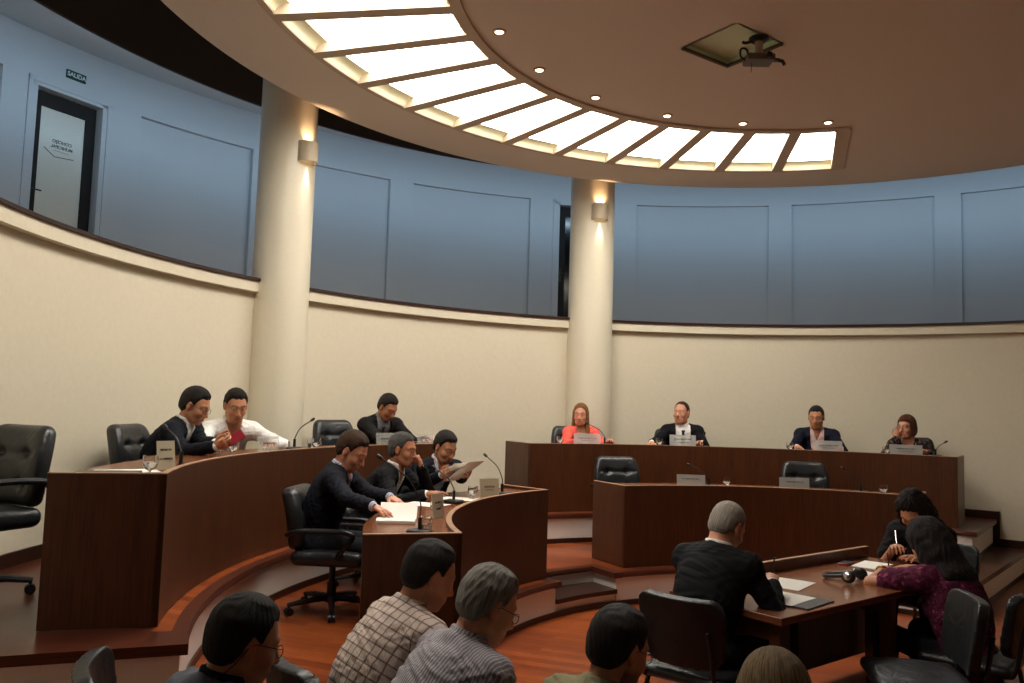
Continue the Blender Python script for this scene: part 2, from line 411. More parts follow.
HAIRLINE={
 'short':[(-.13,-.085),(-.06,-.082),(-.035,-.05),(-.022,-.012),(-.012,.018),(.012,.004),(.022,-.002),(.027,.035),(.05,.062),(.075,.078),(.1,.082)],
 'low':[(-.13,-.1),(-.06,-.095),(-.03,-.055),(-.02,-.01),(-.012,.015),(.012,-.01),(.03,-.012),(.036,.03),(.06,.055),(.08,.06),(.1,.062)],
 'receding':[(-.13,-.085),(-.06,-.082),(-.035,-.05),(-.022,-.012),(-.012,.016),(.012,.0),(.02,.0),(.024,.05),(.04,.085),(.06,.098),(.1,.11)],
 'long':[(-.13,-.2),(-.02,-.2),(0.02,-.12),(.034,-.02),(.045,.04),(.06,.078),(.08,.094),(.1,.1)],
}
def hair_sdf(Hc,Rh,s,style,thick,parts=(),wav=0):
    sd=SDF(); P=lambda x,y,z: Hc+Rh@(s*np.array([x,y,z],float))
    g0=gmap(HAIRLINE[style]); t=thick; sh=style in('short','receding','low') and not parts
    def g(y,x=0):
        r=g0(y)
        if sh: r=r+np.clip((np.abs(x)-.022)/.035,0,1)*np.clip((y-.03)/.02,0,1)*.018+np.clip((y-.0)/.02,0,1)*(.004*np.sin(x*150+1)+.003*np.sin(x*330+y*200))
        return r
    if style=='short' and not parts and t>.009: sd.ell(P(.01,-.008,.106),s*np.array([.052,.052,.012+t*.5]),Rh,.03)
    sd.ell(P(0,-.016,.034),s*np.array([.0765+t*.8,.0955+t,.0865+t*1.15]),Rh,.01)
    sd.ell(P(0,-.035,-.02),s*np.array([.068+t*.8,.066+t,.075+t*.5]),Rh,.03)
    for kind,a,b,c in parts:
        if kind=='c': sd.cap(P(*a),P(*b),c[0]*s,c[1]*s,.03*s)
        elif kind=='e': sd.ell(P(*a),np.array(b)*s,Rh,.03*s)
    lo=Hc-.5*s;hi=Hc+.5*s
    def cut(X):
        q=(X-Hc)@Rh/s; return np.where(np.abs(q[:,2])<.6,(g(q[:,1],q[:,0])-q[:,2])*.7*s,-1)
    if parts:
        def cut(X):
            q=(X-Hc)@Rh/s   # keep the face clear, let the side locks hang
            return np.minimum.reduce([(g(q[:,1])-q[:,2])*.7,q[:,1]+.012,.062-np.abs(q[:,0])])*s
    def taper(X):
        q=(X-Hc)@Rh/s; dist=q[:,2]-g(q[:,1],q[:,0])
        return np.where((np.abs(q[:,0])<.066)&(q[:,1]>-.02) if parts else True,t*1.0*s*np.clip(1-dist/.03,0,1),0)
    sd.fun(taper,lo,hi,.001,'o')
    sd.fun(cut,lo,hi,.001,'i')
    def wave(X):
        q=(X-Hc)@Rh/s; ph=np.arctan2(q[:,0],q[:,1]+.03)
        return s*(.0010*np.sin(ph*17+7*np.sin(q[:,2]*23+q[:,1]*31+q[:,0]*13))+wav*np.sin(q[:,2]*75+3*np.sin(ph*5))*np.sin(ph*11+q[:,2]*25))
    sd.fun(wave,lo,hi,.001,'o'); return sd
LONGP=[('e',(0,-.055,-.10),(.085,.052,.16),0),('c',(-.062,.005,.02),(-.082,.02,-.21),(.028,.03)),('c',(.062,.005,.02),(.082,.02,-.21),(.028,.03)),('e',(0,-.05,-.22),(.095,.05,.07),0)]
CURLP=[('e',(0,-.06,-.08),(.105,.07,.15),0),('c',(-.066,-.01,.03),(-.096,.0,-.19),(.04,.042)),('c',(.066,-.01,.03),(.096,.0,-.19),(.04,.042)),('e',(0,-.065,-.22),(.12,.06,.08),0)]
BOBP=[('e',(0,-.05,-.04),(.086,.055,.085),0),('c',(-.062,.0,.03),(-.077,.012,-.07),(.024,.022)),('c',(.062,.0,.03),(.077,.012,-.07),(.024,.022))]
TONES={'fair':srgb(214,164,132),'tan':srgb(188,132,98),'olive':srgb(172,116,84),'ruddy':srgb(206,146,116)}
def person(label,head,floor,heading,outfit,hair,R=None,L=None,seat=.43,s=1.,female=False,yaw=0,pitch=15,roll=0,lean=None,maxlean=24,twist=0,side=0,
           tone='tan',glasses=False,girth=1.,res=.006,hcurl=(.35,.35),hdir=(None,None),hn=(None,None),elbow=(None,None),beard=0,brow=(.03,.02,.015),lids=.6,knees=(.0,.0),legs=True,extra=None,mouth=True,thumb=(.5,.5),group=None):
    hs=s*1.06; rz=rad(heading-90); RW=RZ(rz); head=np.array(head,float)
    Rh=RZ(-rad(yaw))@RX(rad(pitch))@RY(rad(roll))
    def spine(a):
        R1=RZ(-rad(twist*.4))@RY(rad(side*.6))@RX(a*.45); R2=RZ(-rad(twist))@RY(rad(side))@RX(a*1.4)
        W=R1@V3(0,0,.2*s); N=W+R2@V3(0,0,.31*s)
        H=N+s*.065*unit(R2@V3(0,.15,1)+V3(0,0,.8))+Rh@(hs*V3(0,.025,.098)); return R1,R2,W,N,H
    if lean is None:
        lo,hi=rad(-15),rad(65); want=floor+seat+.10*s
        for _ in range(40):
            m=(lo+hi)/2
            if head[2]-spine(m)[4][2]<want: lo=m
            else: hi=m
        a=min((lo+hi)/2,rad(maxlean))
    else: a=rad(lean)
    R1,R2,W,N,H=spine(a)
    pz=head[2]-H[2]; root=head-RW@H; root[2]=floor
    off=V3(0,0,pz-floor)
    P0=off; W=W+off; N=N+off; Hc=H+off
    loc=lambda p: RW.T@(np.asarray(p,float)-root)
    shw=(.155 if female else .178)*s
    S={};E={};T={}
    for i,(sg,tg) in enumerate(((1,R),(-1,L))):
        if tg is None: tl=P0+V3(sg*.16*s,.36*s,.07*s)
        else: tl=loc(tg)
        fw=.03 if (tl-N)[1]>.25 else .01
        S[sg]=W+R2@(s*V3(sg*shw/s,fw,.262)); hint=V3(sg*.55,-.35,-.8) if elbow[i] is None else np.array(elbow[i],float)
        # the target is the knuckles' place; step back to the wrist
        dd=unit(tl-S[sg]) if hdir[i] is None else unit(np.array(hdir[i],float))
        E[sg],T[sg]=ik(S[sg],tl-dd*.08*s,.29*s,.255*s,hint)
    # ---- skin: one continuous surface
    b=SDF(); head_sdf(b,Hc,Rh,hs,female)
    nk=.05 if female else .057
    b.cap(Hc+Rh@(s*V3(0,-.03,-.06)),N+R2@(s*V3(0,.012,-.01)),nk*s,(nk+.006)*s,.03*s)
    b.ell(W+R2@(s*V3(0,0,.15)),s*np.array([.145,.09,.17])*[girth,girth,1],R2,.05); b.cap(S[1],S[-1],.047*s,.047*s,.05)
    b.ell(W,s*np.array([.13,.095,.15])*[girth,girth,1],R1,.05); b.ell(P0,s*np.array([.14,.105,.10]),R1,.05)
    for sg in(1,-1): b.cap(N+R2@(s*V3(0,0,.02)),S[sg],.042*s,.035*s,.04)
    e_={}
    for i,sg in enumerate((1,-1)):
        b.cap(S[sg],E[sg],.043*s,.036*s,.02); b.cap(E[sg],T[sg],.037*s,.0245*s,.015)
        d=unit(T[sg]-E[sg]); d=d if hdir[i] is None else unit(np.array(hdir[i],float)); n=V3(0,0,-1) if hn[i] is None else np.array(hn[i],float)
        e_[sg]=hand(b,T[sg],d,n,sg,hcurl[i],s=s*(.92 if female else 1),thumb=thumb[i])
    K={};A={}
    for sg in(1,-1):
        hp=P0+V3(sg*.085*s,0,0); kx=knees[0 if sg>0 else 1]
        K[sg]=hp+s*V3(sg*(.05+kx),.42,.0); ft=V3(K[sg][0],K[sg][1]+.02*s,.075*s)
        K[sg][2]=min(max(.45*s,P0[2]-.03),.5*s); A[sg]=ft
        b.cap(hp,K[sg],.06*s,.045*s,.03); b.cap(K[sg],A[sg],.042*s,.032*s,.02); b.ell(A[sg]+s*V3(0,.06,-.04),s*np.array([.035,.11,.03]),None,.02)
    tn=np.array(TONES[tone][:3])
    def tint(v):
        q=(v-Hc)@Rh/hs; c=np.tile(tn,(len(v),1))
        def mixin(m,col): 
            nonlocal c; c=c*(1-m[:,None])+np.array(col)*m[:,None]
        near=np.linalg.norm(q,axis=1)<.2
        lip=np.clip(1-np.maximum(np.abs(q[:,2]+.0715)/.0125,np.abs(q[:,0])/.027)**4,0,1)*(q[:,1]>.07)
        mixin(np.clip(1-np.abs(q[:,2]+.0715)/.0028,0,1)*(np.abs(q[:,0])<.025)*(q[:,1]>.07)*near*.6,tn*.35)
        mixin(lip*.5*near,tn*np.array([.80,.50,.50]) if not female else tn*np.array([.85,.38,.4]))
        bx=np.abs(q[:,0]); bz=.0235+.004*np.sin(np.clip((bx-.01)/.042,0,1)*PI)
        br=np.clip(1.6-np.abs(q[:,2]-bz)/.0042,0,1)*((bx>.011)&(bx<.052)&(q[:,1]>.04)); mixin(br*.85*near,brow)
        if beard:
            m=np.clip((-.048-q[:,2])/.02,0,1)*(q[:,1]>-.02)*np.clip((q[:,2]+.14)/.02,0,1)*near
            m=np.maximum(m,np.clip(1-np.abs(q[:,2]+.056)/.008,0,1)*(np.abs(q[:,0])<.03)*(q[:,1]>.07)*near); m=m*(1-lip)
            mixin(m*beard,np.array(brow)*1.5)
        red=np.clip(1-np.linalg.norm((q-V3(0,.1,-.035))/V3(.05,.03,.02),axis=1),0,1)+np.clip((np.abs(q[:,0])-.077)/.01,0,1)*near*(q[:,1]>-.04)
        mixin(np.clip(red,0,1)*.35,tn*np.array([1.02,.74,.7])); return c
    body=sdf_obj('person',b,res,SKIN,None,col=tint)
    body.location=root; body.rotation_euler=(0,0,rz); tag(body,label,'person',group)
    # ---- eyes and lids
    for sg in(-1,1):
        mb=MB(); c=Hc+Rh@(hs*V3(sg*.031,.0762,-.002)); mb.sphere(c,.0118*hs,14,10,0)
        gz=Rh@RX(.25 if pitch>5 else 0)@V3(0,1,0); mb.sphere(c+gz*.0078*hs,.0055*hs,10,8,1); mb.build('eye',[M_EYEW,M_IRIS],body)
        # upper lid: a partial shell
        vs=[];fs=[];nn=10;mm=6; r=.0125*hs
        for i in range(mm+1):
            th=rad(-8+ (100)*i/mm)-rad(75*(lids-.25))
            for k in range(nn+1):
                ph=PI*k/nn; vs.append(c+Rh@(r*V3(math.cos(ph),math.sin(ph)*math.cos(th),math.sin(ph)*math.sin(th))))
        for i in range(mm):
            for k in range(nn): fs.append((i*(nn+1)+k,i*(nn+1)+k+1,(i+1)*(nn+1)+k+1,(i+1)*(nn+1)+k))
        ld=MB().add(vs,fs).build('eyelid',SKIN,body)
        at=ld.data.attributes.new('tint','FLOAT_COLOR','POINT'); at.data.foreach_set('color',np.tile(np.append(tn*.8,1),(len(ld.data.vertices),1)).astype(np.float32).ravel())
    # ---- hair
    if hair:
        hsd=hair_sdf(Hc,Rh,hs,hair['style'],hair.get('t',.012),hair.get('parts',()),hair.get('wav',0))
        def hpv(v):
            q=(v-Hc)@Rh/hs; return np.stack([np.arctan2(q[:,0],-q[:,1]-.0+.02)*.33 if not hair.get('comb') else q[:,0]*1.3+q[:,1]*.5,q[:,2]+.3*q[:,1],q[:,1]],1)
        sdf_obj("hair",hsd,max(.004,res*.8),hair['mat'],body,pv=hpv)
    # ---- clothes
    hc=.06
    def torso(sd,o,jk=False):
        g=girth; fm=female
        sd.ell(W+R2@(s*V3(0,-.004,.14)),s*(np.array([(.148 if fm else .166)*g,.112*g,.19])+o),R2,.05)
        sd.cap(S[1],S[-1],(.052 if fm else .058)*s+o,None,.05)
        for q in(1,-1): sd.cap(N+R2@(s*V3(0,-.014,-.012)),S[q],.042*s+o,.046*s+o,.05)
        sd.ell(W+R1@(s*V3(0,.012,0)),s*(np.array([(.135 if fm else .152)*g,.118*g,.16])+o),R1,.06)
        sd.ell(P0+R1@(s*V3(0,-.004,-.005)),s*(np.array([.168*max(g,1),.128*max(g,1),.115])+o),R1,.06)
        if fm:
            for q in(1,-1): sd.ell(W+R2@(s*V3(q*.068,.085,.12)),s*(np.array([.066,.055,.062])+o),R2,.035)
    def sleeves(sd,o,mode,r0=.053,r1=.041,r2=.033,back=.0):
        for q in(1,-1):
            if mode=='none': continue
            if mode=='short':
                m=S[q]+(E[q]-S[q])*.62; sd.cap(S[q],m,r0*s+o,(r0+.002)*s+o,.03); continue
            if mode=='roll': sd.cap(S[q],E[q],r0*s+o,r1*s+o,.03); sd.cap(E[q],E[q]+(T[q]-E[q])*.3,r1*s+o,(r1-.003)*s+o,.015); continue
            u=unit(T[q]-E[q]); sd.cap(S[q],E[q],r0*s+o,r1*s+o,.03); sd.cap(E[q],T[q]-u*back*s,r1*s+o,r2*s+o,.015)
            # flat cuff
            c=T[q]-u*back*s
            def cf(X,c=c,u=u): return np.where((X-c)@u>.05*s,.2,np.maximum(np.linalg.norm(X-c-((X-c)@u)[:,None]*u,axis=1)-(r2*s+o+.001),((X-c)@u)-.012*s)+0*1)
        return sd
    def bonepv(v):
        q=(v-W)@R2; uv=np.stack([q[:,0]+.25*q[:,1],q[:,2],q[:,1]],1); dt=np.abs(q[:,0])
        best=np.maximum(dt-shw*.93,0)*0+np.where(dt<shw*.9,0,1)
        for sg in(1,-1):
            for a0,b0,o0 in((S[sg],E[sg],0),(E[sg],T[sg],.29*s)):
                ab=b0-a0;L=np.linalg.norm(ab);u=ab/L; t=((v-a0)@u); rv=v-a0-t[:,None]*u; dist=np.linalg.norm(rv,axis=1)
                x=unit(np.cross(u,(0,1,.3)));y=np.cross(u,x); ang=np.arctan2(rv@y,rv@x)
                m=(dist<.078*s)&(t>(.0 if o0 else .03))&(t<L+.05)
                uv[m]=np.stack([ang*.05,-(t+o0),dist],1)[m]
        return uv
    shirt_sd=None
    for ly in outfit:
        sd=SDF(); o=ly.get('o',.01); nm=ly['name']; lo=W-.7;hi=W+.7
        torso(sd,o); sleeves(sd,ly.get('so',o),ly.get('sleeve','long'),back=ly.get('back',0.))
        if ly.get('lapel'):
            zb=ly['v']*s; sl=ly.get('slope',.26); flat=.012
            def lap(X,zb=zb,sl=sl):
                q=(X-W)@R2; x=np.abs(q[:,0]); w=.008*s+np.clip(q[:,2]-zb,0,.26*s)*sl; lw=.012*s+.042*s*np.clip((q[:,2]-zb)/(.2*s),0,1)*np.where(q[:,2]>zb+.2*s,.8,1)
                return -.0055*s*((x>w)&(x<w+lw)&(q[:,1]>.02*s)&(q[:,1]<.19*s)&(q[:,2]>zb)&(q[:,2]<.30*s))
            sd.fun(lap,lo,hi,.001,'o')
        if ly.get('wr',1):
            am=.0026*ly.get('wr',1)
            def wrk(X,am=am):
                x,y,z=X.T; return am*np.sin(34*x+11*np.sin(21*z+5*y))*np.sin(29*z+9*np.sin(17*y+6*x))+am*.7*np.sin(62*z+40*x+5*np.sin(30*y))
            sd.fun(wrk,lo,hi,.001,'o')
        if ly.get('v') is not None:
            zb=ly['v']*s; sl=ly.get('slope',.26)
            def vee(X,zb=zb,sl=sl):
                q=(X-W)@R2; w=.008*s+np.clip(q[:,2]-zb,0,.26*s)*sl
                arm=np.full(len(X),9.)
                for g_ in(1,-1):
                    for a0,b0 in((S[g_]+(E[g_]-S[g_])*.3,E[g_]),(E[g_],T[g_])):
                        ab=b0-a0; t=np.clip(((X-a0)@ab)/(ab@ab),0,1); arm=np.minimum(arm,np.linalg.norm(X-a0-t[:,None]*ab,axis=1))
                return np.maximum.reduce([np.abs(q[:,0])-w,zb-q[:,2],.02*s-q[:,1],q[:,1]-.19*s,0.07*s-arm])*.85
            sd.fun(vee,lo,hi,.004,'s')
        # neck opening
        nb=N+R2@(s*V3(0,.012,-.02)); na=unit(Hc+Rh@(s*V3(0,-.03,-.06))-nb); nr=(nk+.010)*s
        if ly.get('collar'):
            ch=ly.get('ch',.058)*s; cr=nr+.010*s
            ca=nb+na*.0*s; cb=nb+na*(.028*s+ch)
            def col(X,ca=ca,cr=cr,hh=.028*s+ch):
                r=X-ca; t=r@na; rr=np.linalg.norm(r-t[:,None]*na,axis=1)
                f=(r@(R2@V3(0,1,0))); tilt=t-hh+np.clip(f/cr,0,1)*.042*s
                return np.maximum.reduce([rr-cr-.10*np.clip(.035*s-t,-.02,.05),tilt,-t-.02])
            sd.fun(col,N-.13,N+.15,.008)
            for q in(1,-1):   # collar points
                p0=N+R2@(s*V3(q*.052,.048,.012)); p1=N+R2@(s*V3(q*.045,.088,-.045)); sd.cap(p0,p1,.014*s+o*.5,.008*s+o*.5,.008)
            if ly.get('open',True):
                op=ly.get('openz',.10)*s
                def vn(X,op=op):
                    q=(X-N)@R2; w=.004*s+np.clip(q[:,2]+op,0,.2)*.30
                    return np.maximum.reduce([np.abs(q[:,0])-w,-op-q[:,2],.03*s-q[:,1],q[:,1]-.17*s])*.85
                sd.fun(vn,N-.2,N+.2,.003,'s')
        if ly.get('scoop'):
            sd.ell(N+R2@(s*V3(0,.07,-.02)),s*np.array(ly['scoop']),R2,.01,'s')
        if nm=='shirt': shirt_sd=sd
        g=sdf_obj(nm,sd,max(res,.005)*1.1,ly['mat'],body,pv=bonepv)
        if ly.get('label'): g['label']=ly['label']
    if extra: extra(body,dict(N=N,W=W,R2=R2,S=S,E=E,T=T,Hc=Hc,Rh=Rh,s=s,g=girth,shirt=shirt_sd,P0=P0,RW=RW,root=root))
    if legs is not False:
        sd=SDF(); sd.ell(P0+V3(0,0,-.01),s*np.array([.172*max(girth,1),.135,.10]),None,.05)
        for sg in(1,-1):
            sd.cap(P0+V3(sg*.085*s,0,0),K[sg],.083*s,.066*s,.05); sd.cap(K[sg],A[sg]+V3(0,0,.02),.064*s,.05*s,.03)
        sdf_obj('trousers',sd,.012,legs if not isinstance(legs,bool) else M_TROUSER,body)
        for sg in(1,-1):
            sh=SDF(); sh.ell(A[sg]+s*V3(0,.06,-.037),s*np.array([.045,.125,.038]),None,.02); sh.cap(A[sg]+V3(0,-.01,-.02),A[sg]+V3(0,0,.02),.042*s,.04*s,.02)
            sdf_obj('shoe',sh,.009,M_SHOE,body)
    if glasses:
        mb=MB(); P=lambda x,y,z: Hc+Rh@(hs*V3(x,y,z))
        for q in(1,-1):
            ring=[P(q*.033+.022*math.cos(t),.097-.1*abs(.022*math.cos(t))*.6,-.006+.017*math.sin(t)*(1.0)) for t in np.linspace(0,2*PI,17)]
            mb.tube(ring,.0014*s,6,0,False); mb.tube([P(q*.055,.094,.004),P(q*.074,.075,.006),P(q*.083,.0,.008),P(q*.082,-.025,-.006)],.0015*s,6)
        mb.tube([P(-.011,.098,-.002),P(0,.102,.002),P(.011,.098,-.002)],.0014*s,6)
        gl=mb.build('spectacles',M_FRAME,body)
        for q in(1,-1):
            ln=MB().add([P(q*.033+.0215*math.cos(t),.0965-.06*abs(.022*math.cos(t)),-.006+.0165*math.sin(t)) for t in np.linspace(0,2*PI,17)[:-1]],[tuple(range(16))])
            ln.build('lens',M_LENS,gl)
    return body,dict(heading=heading,floor=floor,pelvis=root+RW@P0,root=root,T={k:root+RW@v for k,v in T.items()},E={k:root+RW@v for k,v in E.items()},lean=math.degrees(a),seat=P0[2]-.1*s)
M_TROUSER=fabric('dark_trousers',srgb(26,27,32)).m
def suit(jm,sm,tie=None,v=.02,slope=.26,open_=True):
    return [dict(name='shirt',mat=sm,o=.006,so=.0,sleeve='long',back=-.012,collar=True,open=open_,wr=.5),dict(name='jacket',mat=jm,o=.017,so=.011,sleeve='long',back=.012,v=v,slope=slope,lapel=True)]
def tie_extra(mat):
    def f(body,d):
        N,W,R2,s,sh=d['N'],d['W'],d['R2'],d['s'],d['shirt']; Z=np.linspace(.292,-.02,24)*s; pts=[]
        for z in Z:
            ys=np.linspace(.26,.0,160)*s; v=sh.eval(np.array([W+R2@V3(0,y,z) for y in ys])); k=np.argmax(v<0); pts.append(ys[k] if v.min()<0 else pts[-1])
        pts=np.array(pts); pts=np.convolve(np.pad(pts,2,'edge'),np.ones(5)/5,'valid'); vs=[];fs=[]
        for i,(z,y) in enumerate(zip(Z,pts)):
            k=i/(len(Z)-1); w=(.021 if i<2 else .017 if i==2 else .0155+.019*k)*s; t=(.014 if i<3 else .006)*s
            for x,yy in((-w,y+.001*s),(0,y+t),(w,y+.001*s),(0,y-.006*s)): vs.append(W+R2@V3(x,yy,z))
        for i in range(len(Z)-1):
            for j in range(4): fs.append((4*i+j,4*i+(j+1)%4,4*i+4+(j+1)%4,4*i+4+j))
        fs+=[(3,2,1,0),tuple(4*(len(Z)-1)+j for j in range(4))]
        MB().add(vs,fs).build('necktie',mat,body,smooth=50)
    return f
# ============================================================ the chamber
CX,CY=2.287,5.227; CC=(CX,CY)
T1,T2,HD=.2908,.5989,.7436
def pol(r,a,z=0): return V3(CX+r*math.cos(rad(a)),CY+r*math.sin(rad(a)),z)
def P2(r,a): p=pol(r,a); return (p[0],p[1])
M_WALL=plain('cream_wall',srgb(224,213,188),.7,bump=.05,bscale=25); M_RISER=plain('riser_paint',srgb(242,234,224),.6)
M_COLUMN=plain('column_paint',srgb(228,218,194),.32,spec=.5)
M_UPPER=plain('gallery_paint',srgb(205,210,214),.75); M_CEIL=plain('ceiling_plaster',srgb(232,220,206),.85); M_DARKVOID=plain('void_paint',srgb(205,192,180),.9)
M_DECK=parquet('parquet'); M_NOSE=wood('dark_nosing',srgb(52,24,15),srgb(96,46,28),.3,0)
M_DARKDECK=wood('dark_deck',srgb(46,22,15),srgb(92,44,28),.28,0)  # dark wood; its colour also carries the shade lying over the upper deck
M_DESK=wood('desk_veneer',srgb(48,24,11),srgb(98,53,25),.38,1); M_DESKTOP=wood('desktop_veneer',srgb(84,44,24),srgb(140,84,50),.25,0); M_BAND=wood('edge_banding',srgb(142,104,78),srgb(178,138,108),.4,0)
M_SKIRT=wood('dark_skirting',srgb(34,18,12),srgb(60,32,22),.35,0)
M_DOOR=wood('door_wood',srgb(14,9,8),srgb(30,19,15),.75,1); M_METAL=plain('dark_metal',srgb(70,68,66),.35,.9); M_CHROME=plain('chrome',srgb(190,190,188),.18,1.)
M_BLACK=plain('black_plastic',srgb(18,18,19),.45)

o=MB().box((-7,-6,-.12),(11,15,0)).build('floor',M_DECK); struct(o)

# tiers: painted body, parquet deck, dark nosing
def tier_body(r,z,segs,decks):
    mb=MB()
    for a0,a1,r0 in segs: mb.arc([(r0,.0),(5.49,.0),(5.49,z-.03),(r0,z-.03)],a0,a1,CC,mi=0)
    o=mb.build('platform',M_RISER); struct(o)
    for a,b,ra,rb,m in decks:
        mb=MB()
        for a0,a1,r0 in segs:
            lo,hi=max(a,a0),min(b,a1)
            if hi>lo: mb.arc([(max(ra,r0+.04),z-.03),(rb,z-.03),(rb,z),(max(ra,r0+.04),z)],lo,hi,CC)
        o=mb.build('platform_deck',m); struct(o)
NOTCH=(121.3,138.)
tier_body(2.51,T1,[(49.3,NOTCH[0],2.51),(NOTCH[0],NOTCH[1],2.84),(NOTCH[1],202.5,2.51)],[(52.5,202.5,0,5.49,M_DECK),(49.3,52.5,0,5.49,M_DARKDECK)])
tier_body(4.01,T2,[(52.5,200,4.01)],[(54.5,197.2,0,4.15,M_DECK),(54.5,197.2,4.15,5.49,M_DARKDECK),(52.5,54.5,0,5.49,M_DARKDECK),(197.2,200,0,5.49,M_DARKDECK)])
def nose_prof(r0,r1,z): return [(r1,z-.035),(r0+.012,z-.045),(r0,z-.032),(r0,z-.012),(r0+.008,z+.002),(r1,z+.002)]
mb=MB()
mb.arc(nose_prof(2.478,2.56,T1),49.3,NOTCH[0],CC); mb.arc(nose_prof(2.80,2.89,T1),NOTCH[0],NOTCH[1],CC); mb.arc(nose_prof(2.478,2.56,T1),NOTCH[1],202.5,CC)
def radial_bar(mb,r0,r1,a,w0,w1,z0,z1):
    u=unit(pol(1,a)-V3(CX,CY,0)); n=V3(-u[1],u[0],0); c=V3(CX,CY,0)
    q=[c+u*r0+n*w0,c+u*r1+n*w0,c+u*r1+n*w1,c+u*r0+n*w1]; mb.prism([(p[0],p[1]) for p in q],z0,z1)
radial_bar(mb,2.478,2.89,NOTCH[0],-.05,.045,T1-.046,T1+.003); radial_bar(mb,2.478,2.89,NOTCH[1],-.045,.05,T1-.046,T1+.003)
radial_bar(mb,2.478,5.45,49.3,-.045,.06,T1-.046,T1+.003)
struct(mb.build('trim_1',M_NOSE))
mb=MB(); mb.arc(nose_prof(3.978,4.06,T2),52.5,200,CC)
radial_bar(mb,3.978,5.45,52.5,-.045,.06,T2-.046,T2+.003); radial_bar(mb,3.974,5.47,200,-.09,.05,T2-.046,T2+.003)
struct(mb.build('trim_2',M_NOSE))
# the recessed step between the two inner desks
mb=MB(); mb.arc([(2.52,.0),(2.84,.0),(2.84,.115),(2.52,.115)],NOTCH[0],NOTCH[1],CC); struct(mb.build('platform_step',M_RISER))
mb=MB(); mb.arc([(2.485,.11),(2.838,.11),(2.838,.147),(2.485,.147)],NOTCH[0]+.05,NOTCH[1]-.05,CC); struct(mb.build('step_tread',M_SKIRT))
# skirting at the foot of the risers and of the walls
def skirt(name,r0,r1,a0,a1,z0,z1):
    mb=MB(); mb.arc([(r0,z0),(r1,z0),(r1,z1),(r0,z1)],a0,a1,CC); o=mb.build(name,M_SKIRT); struct(o)
skirt('baseboard_inner',2.497,2.512,49.3,202.5,0,.045); skirt('baseboard_outer',3.997,4.012,52.6,200,T1,T1+.05)
skirt('baseboard_gallery',5.468,5.492,52.5,200,T2,T2+.09); skirt('baseboard_right',5.468,5.492,-20,49.2,0,.09); skirt('baseboard_steps',5.468,5.492,49.3,52.5,T1,T1+.09)
mb=MB()
for a,z0,z1 in ((52.5,T1,T2+.09),(49.3,0,T1+.09)): radial_bar(mb,5.463,5.49,a,-.07,.02,z0,z1)
for a,z0,r0 in ((52.5,T1,4.02),(49.3,0,2.52)): radial_bar(mb,r0,5.47,a,-.012,.0,z0,z0+.045)
struct(mb.build('baseboard_ends',M_SKIRT))
# access panel in the white end of the upper tier
mb=MB(); radial_bar(mb,4.3,5.3,200,.0,.012,.1,.47); o=mb.build('trim_3',M_RISER); struct(o)
mb=MB(); radial_bar(mb,4.02,4.1,200,-.0,.02,.0,T2-.045); struct(mb.build('trim_4',M_RISER))

# walls
mb=MB(); mb.arc([(5.49,0),(5.7,0),(5.7,2.88),(5.49,2.88)],-20,214,CC); struct(mb.build('wall_lower',M_WALL))
mb=MB(); mb.arc([(5.42,2.755),(5.52,2.755),(5.52,2.86),(5.42,2.86)],-20,214,CC); struct(mb.build('trim_5',M_WALL))
mb=MB(); mb.arc([(5.40,2.858),(5.56,2.858),(5.56,2.884),(5.548,2.89),(5.412,2.89),(5.40,2.884)],-20,214,CC); struct(mb.build('trim_6',M_SKIRT))
mb=MB(); mb.arc([(5.56,2.70),(8.6,2.70),(8.6,2.86),(5.56,2.86)],-20,214,CC); struct(mb.build('floor_gallery',M_DARKVOID))
RW_=8.5
PAN=[(43,57.4),(59.9,74.2),(76.7,91.5),(103.9,117.5),(120.1,132.3),(134.9,145.7),(157.2,168.),(170.4,182.),(184.5,197.),(26.,40.5),(8.,23.5)]
DOORS=[(148.85,154.75),(95.9,100.75)]
mb=MB(); allc=sorted(PAN+DOORS)
mb.arc([(RW_,5.225),(8.75,5.225),(8.75,6.3),(RW_,6.3)],-20,214,CC)
prev=-20
for a0,a1 in allc:
    mb.arc([(RW_,2.86),(8.75,2.86),(8.75,5.225),(RW_,5.225)],prev,a0,CC); prev=a1
mb.arc([(RW_,2.86),(8.75,2.86),(8.75,5.225),(RW_,5.225)],prev,214,CC)
for a0,a1 in PAN: mb.arc([(RW_+.08,2.86),(8.75,2.86),(8.75,5.225),(RW_+.08,5.225)],a0,a1,CC)
struct(mb.build('wall_upper',M_UPPER))
# gallery ceiling: sloping soffit, its inner edge, and the slab over the void
mb=MB(); mb.arc([(6.9,5.25),(8.6,5.782),(8.6,5.95),(6.9,5.42)],-20,214,CC); struct(mb.build('ceiling_gallery',M_UPPER))
mb=MB(); mb.arc([(6.86,5.215),(6.9,5.215),(6.9,6.3),(6.86,6.3)],-20,214,CC); struct(mb.build('trim_7',plain('void_edge_shade',srgb(64,57,53),.9)))  # shade of the void put into the face colour; lip hides added lights
mb=MB(); mb.arc([(.02,6.2),(7.0,6.2),(7.0,6.3),(.02,6.3)],-180,180,CC,n=90); struct(mb.build('ceiling_slab',M_DARKVOID))
# columns
COLS=[(-2.32,8.08,.278),(1.0,10.49,.285)]
for x,y,r in COLS:
    mb=MB().lathe([(0,0),(r,0),(r,6.2),(0,6.2)],64,c=(x,y,0)); o=mb.build('column',M_COLUMN,smooth=50); struct(o)
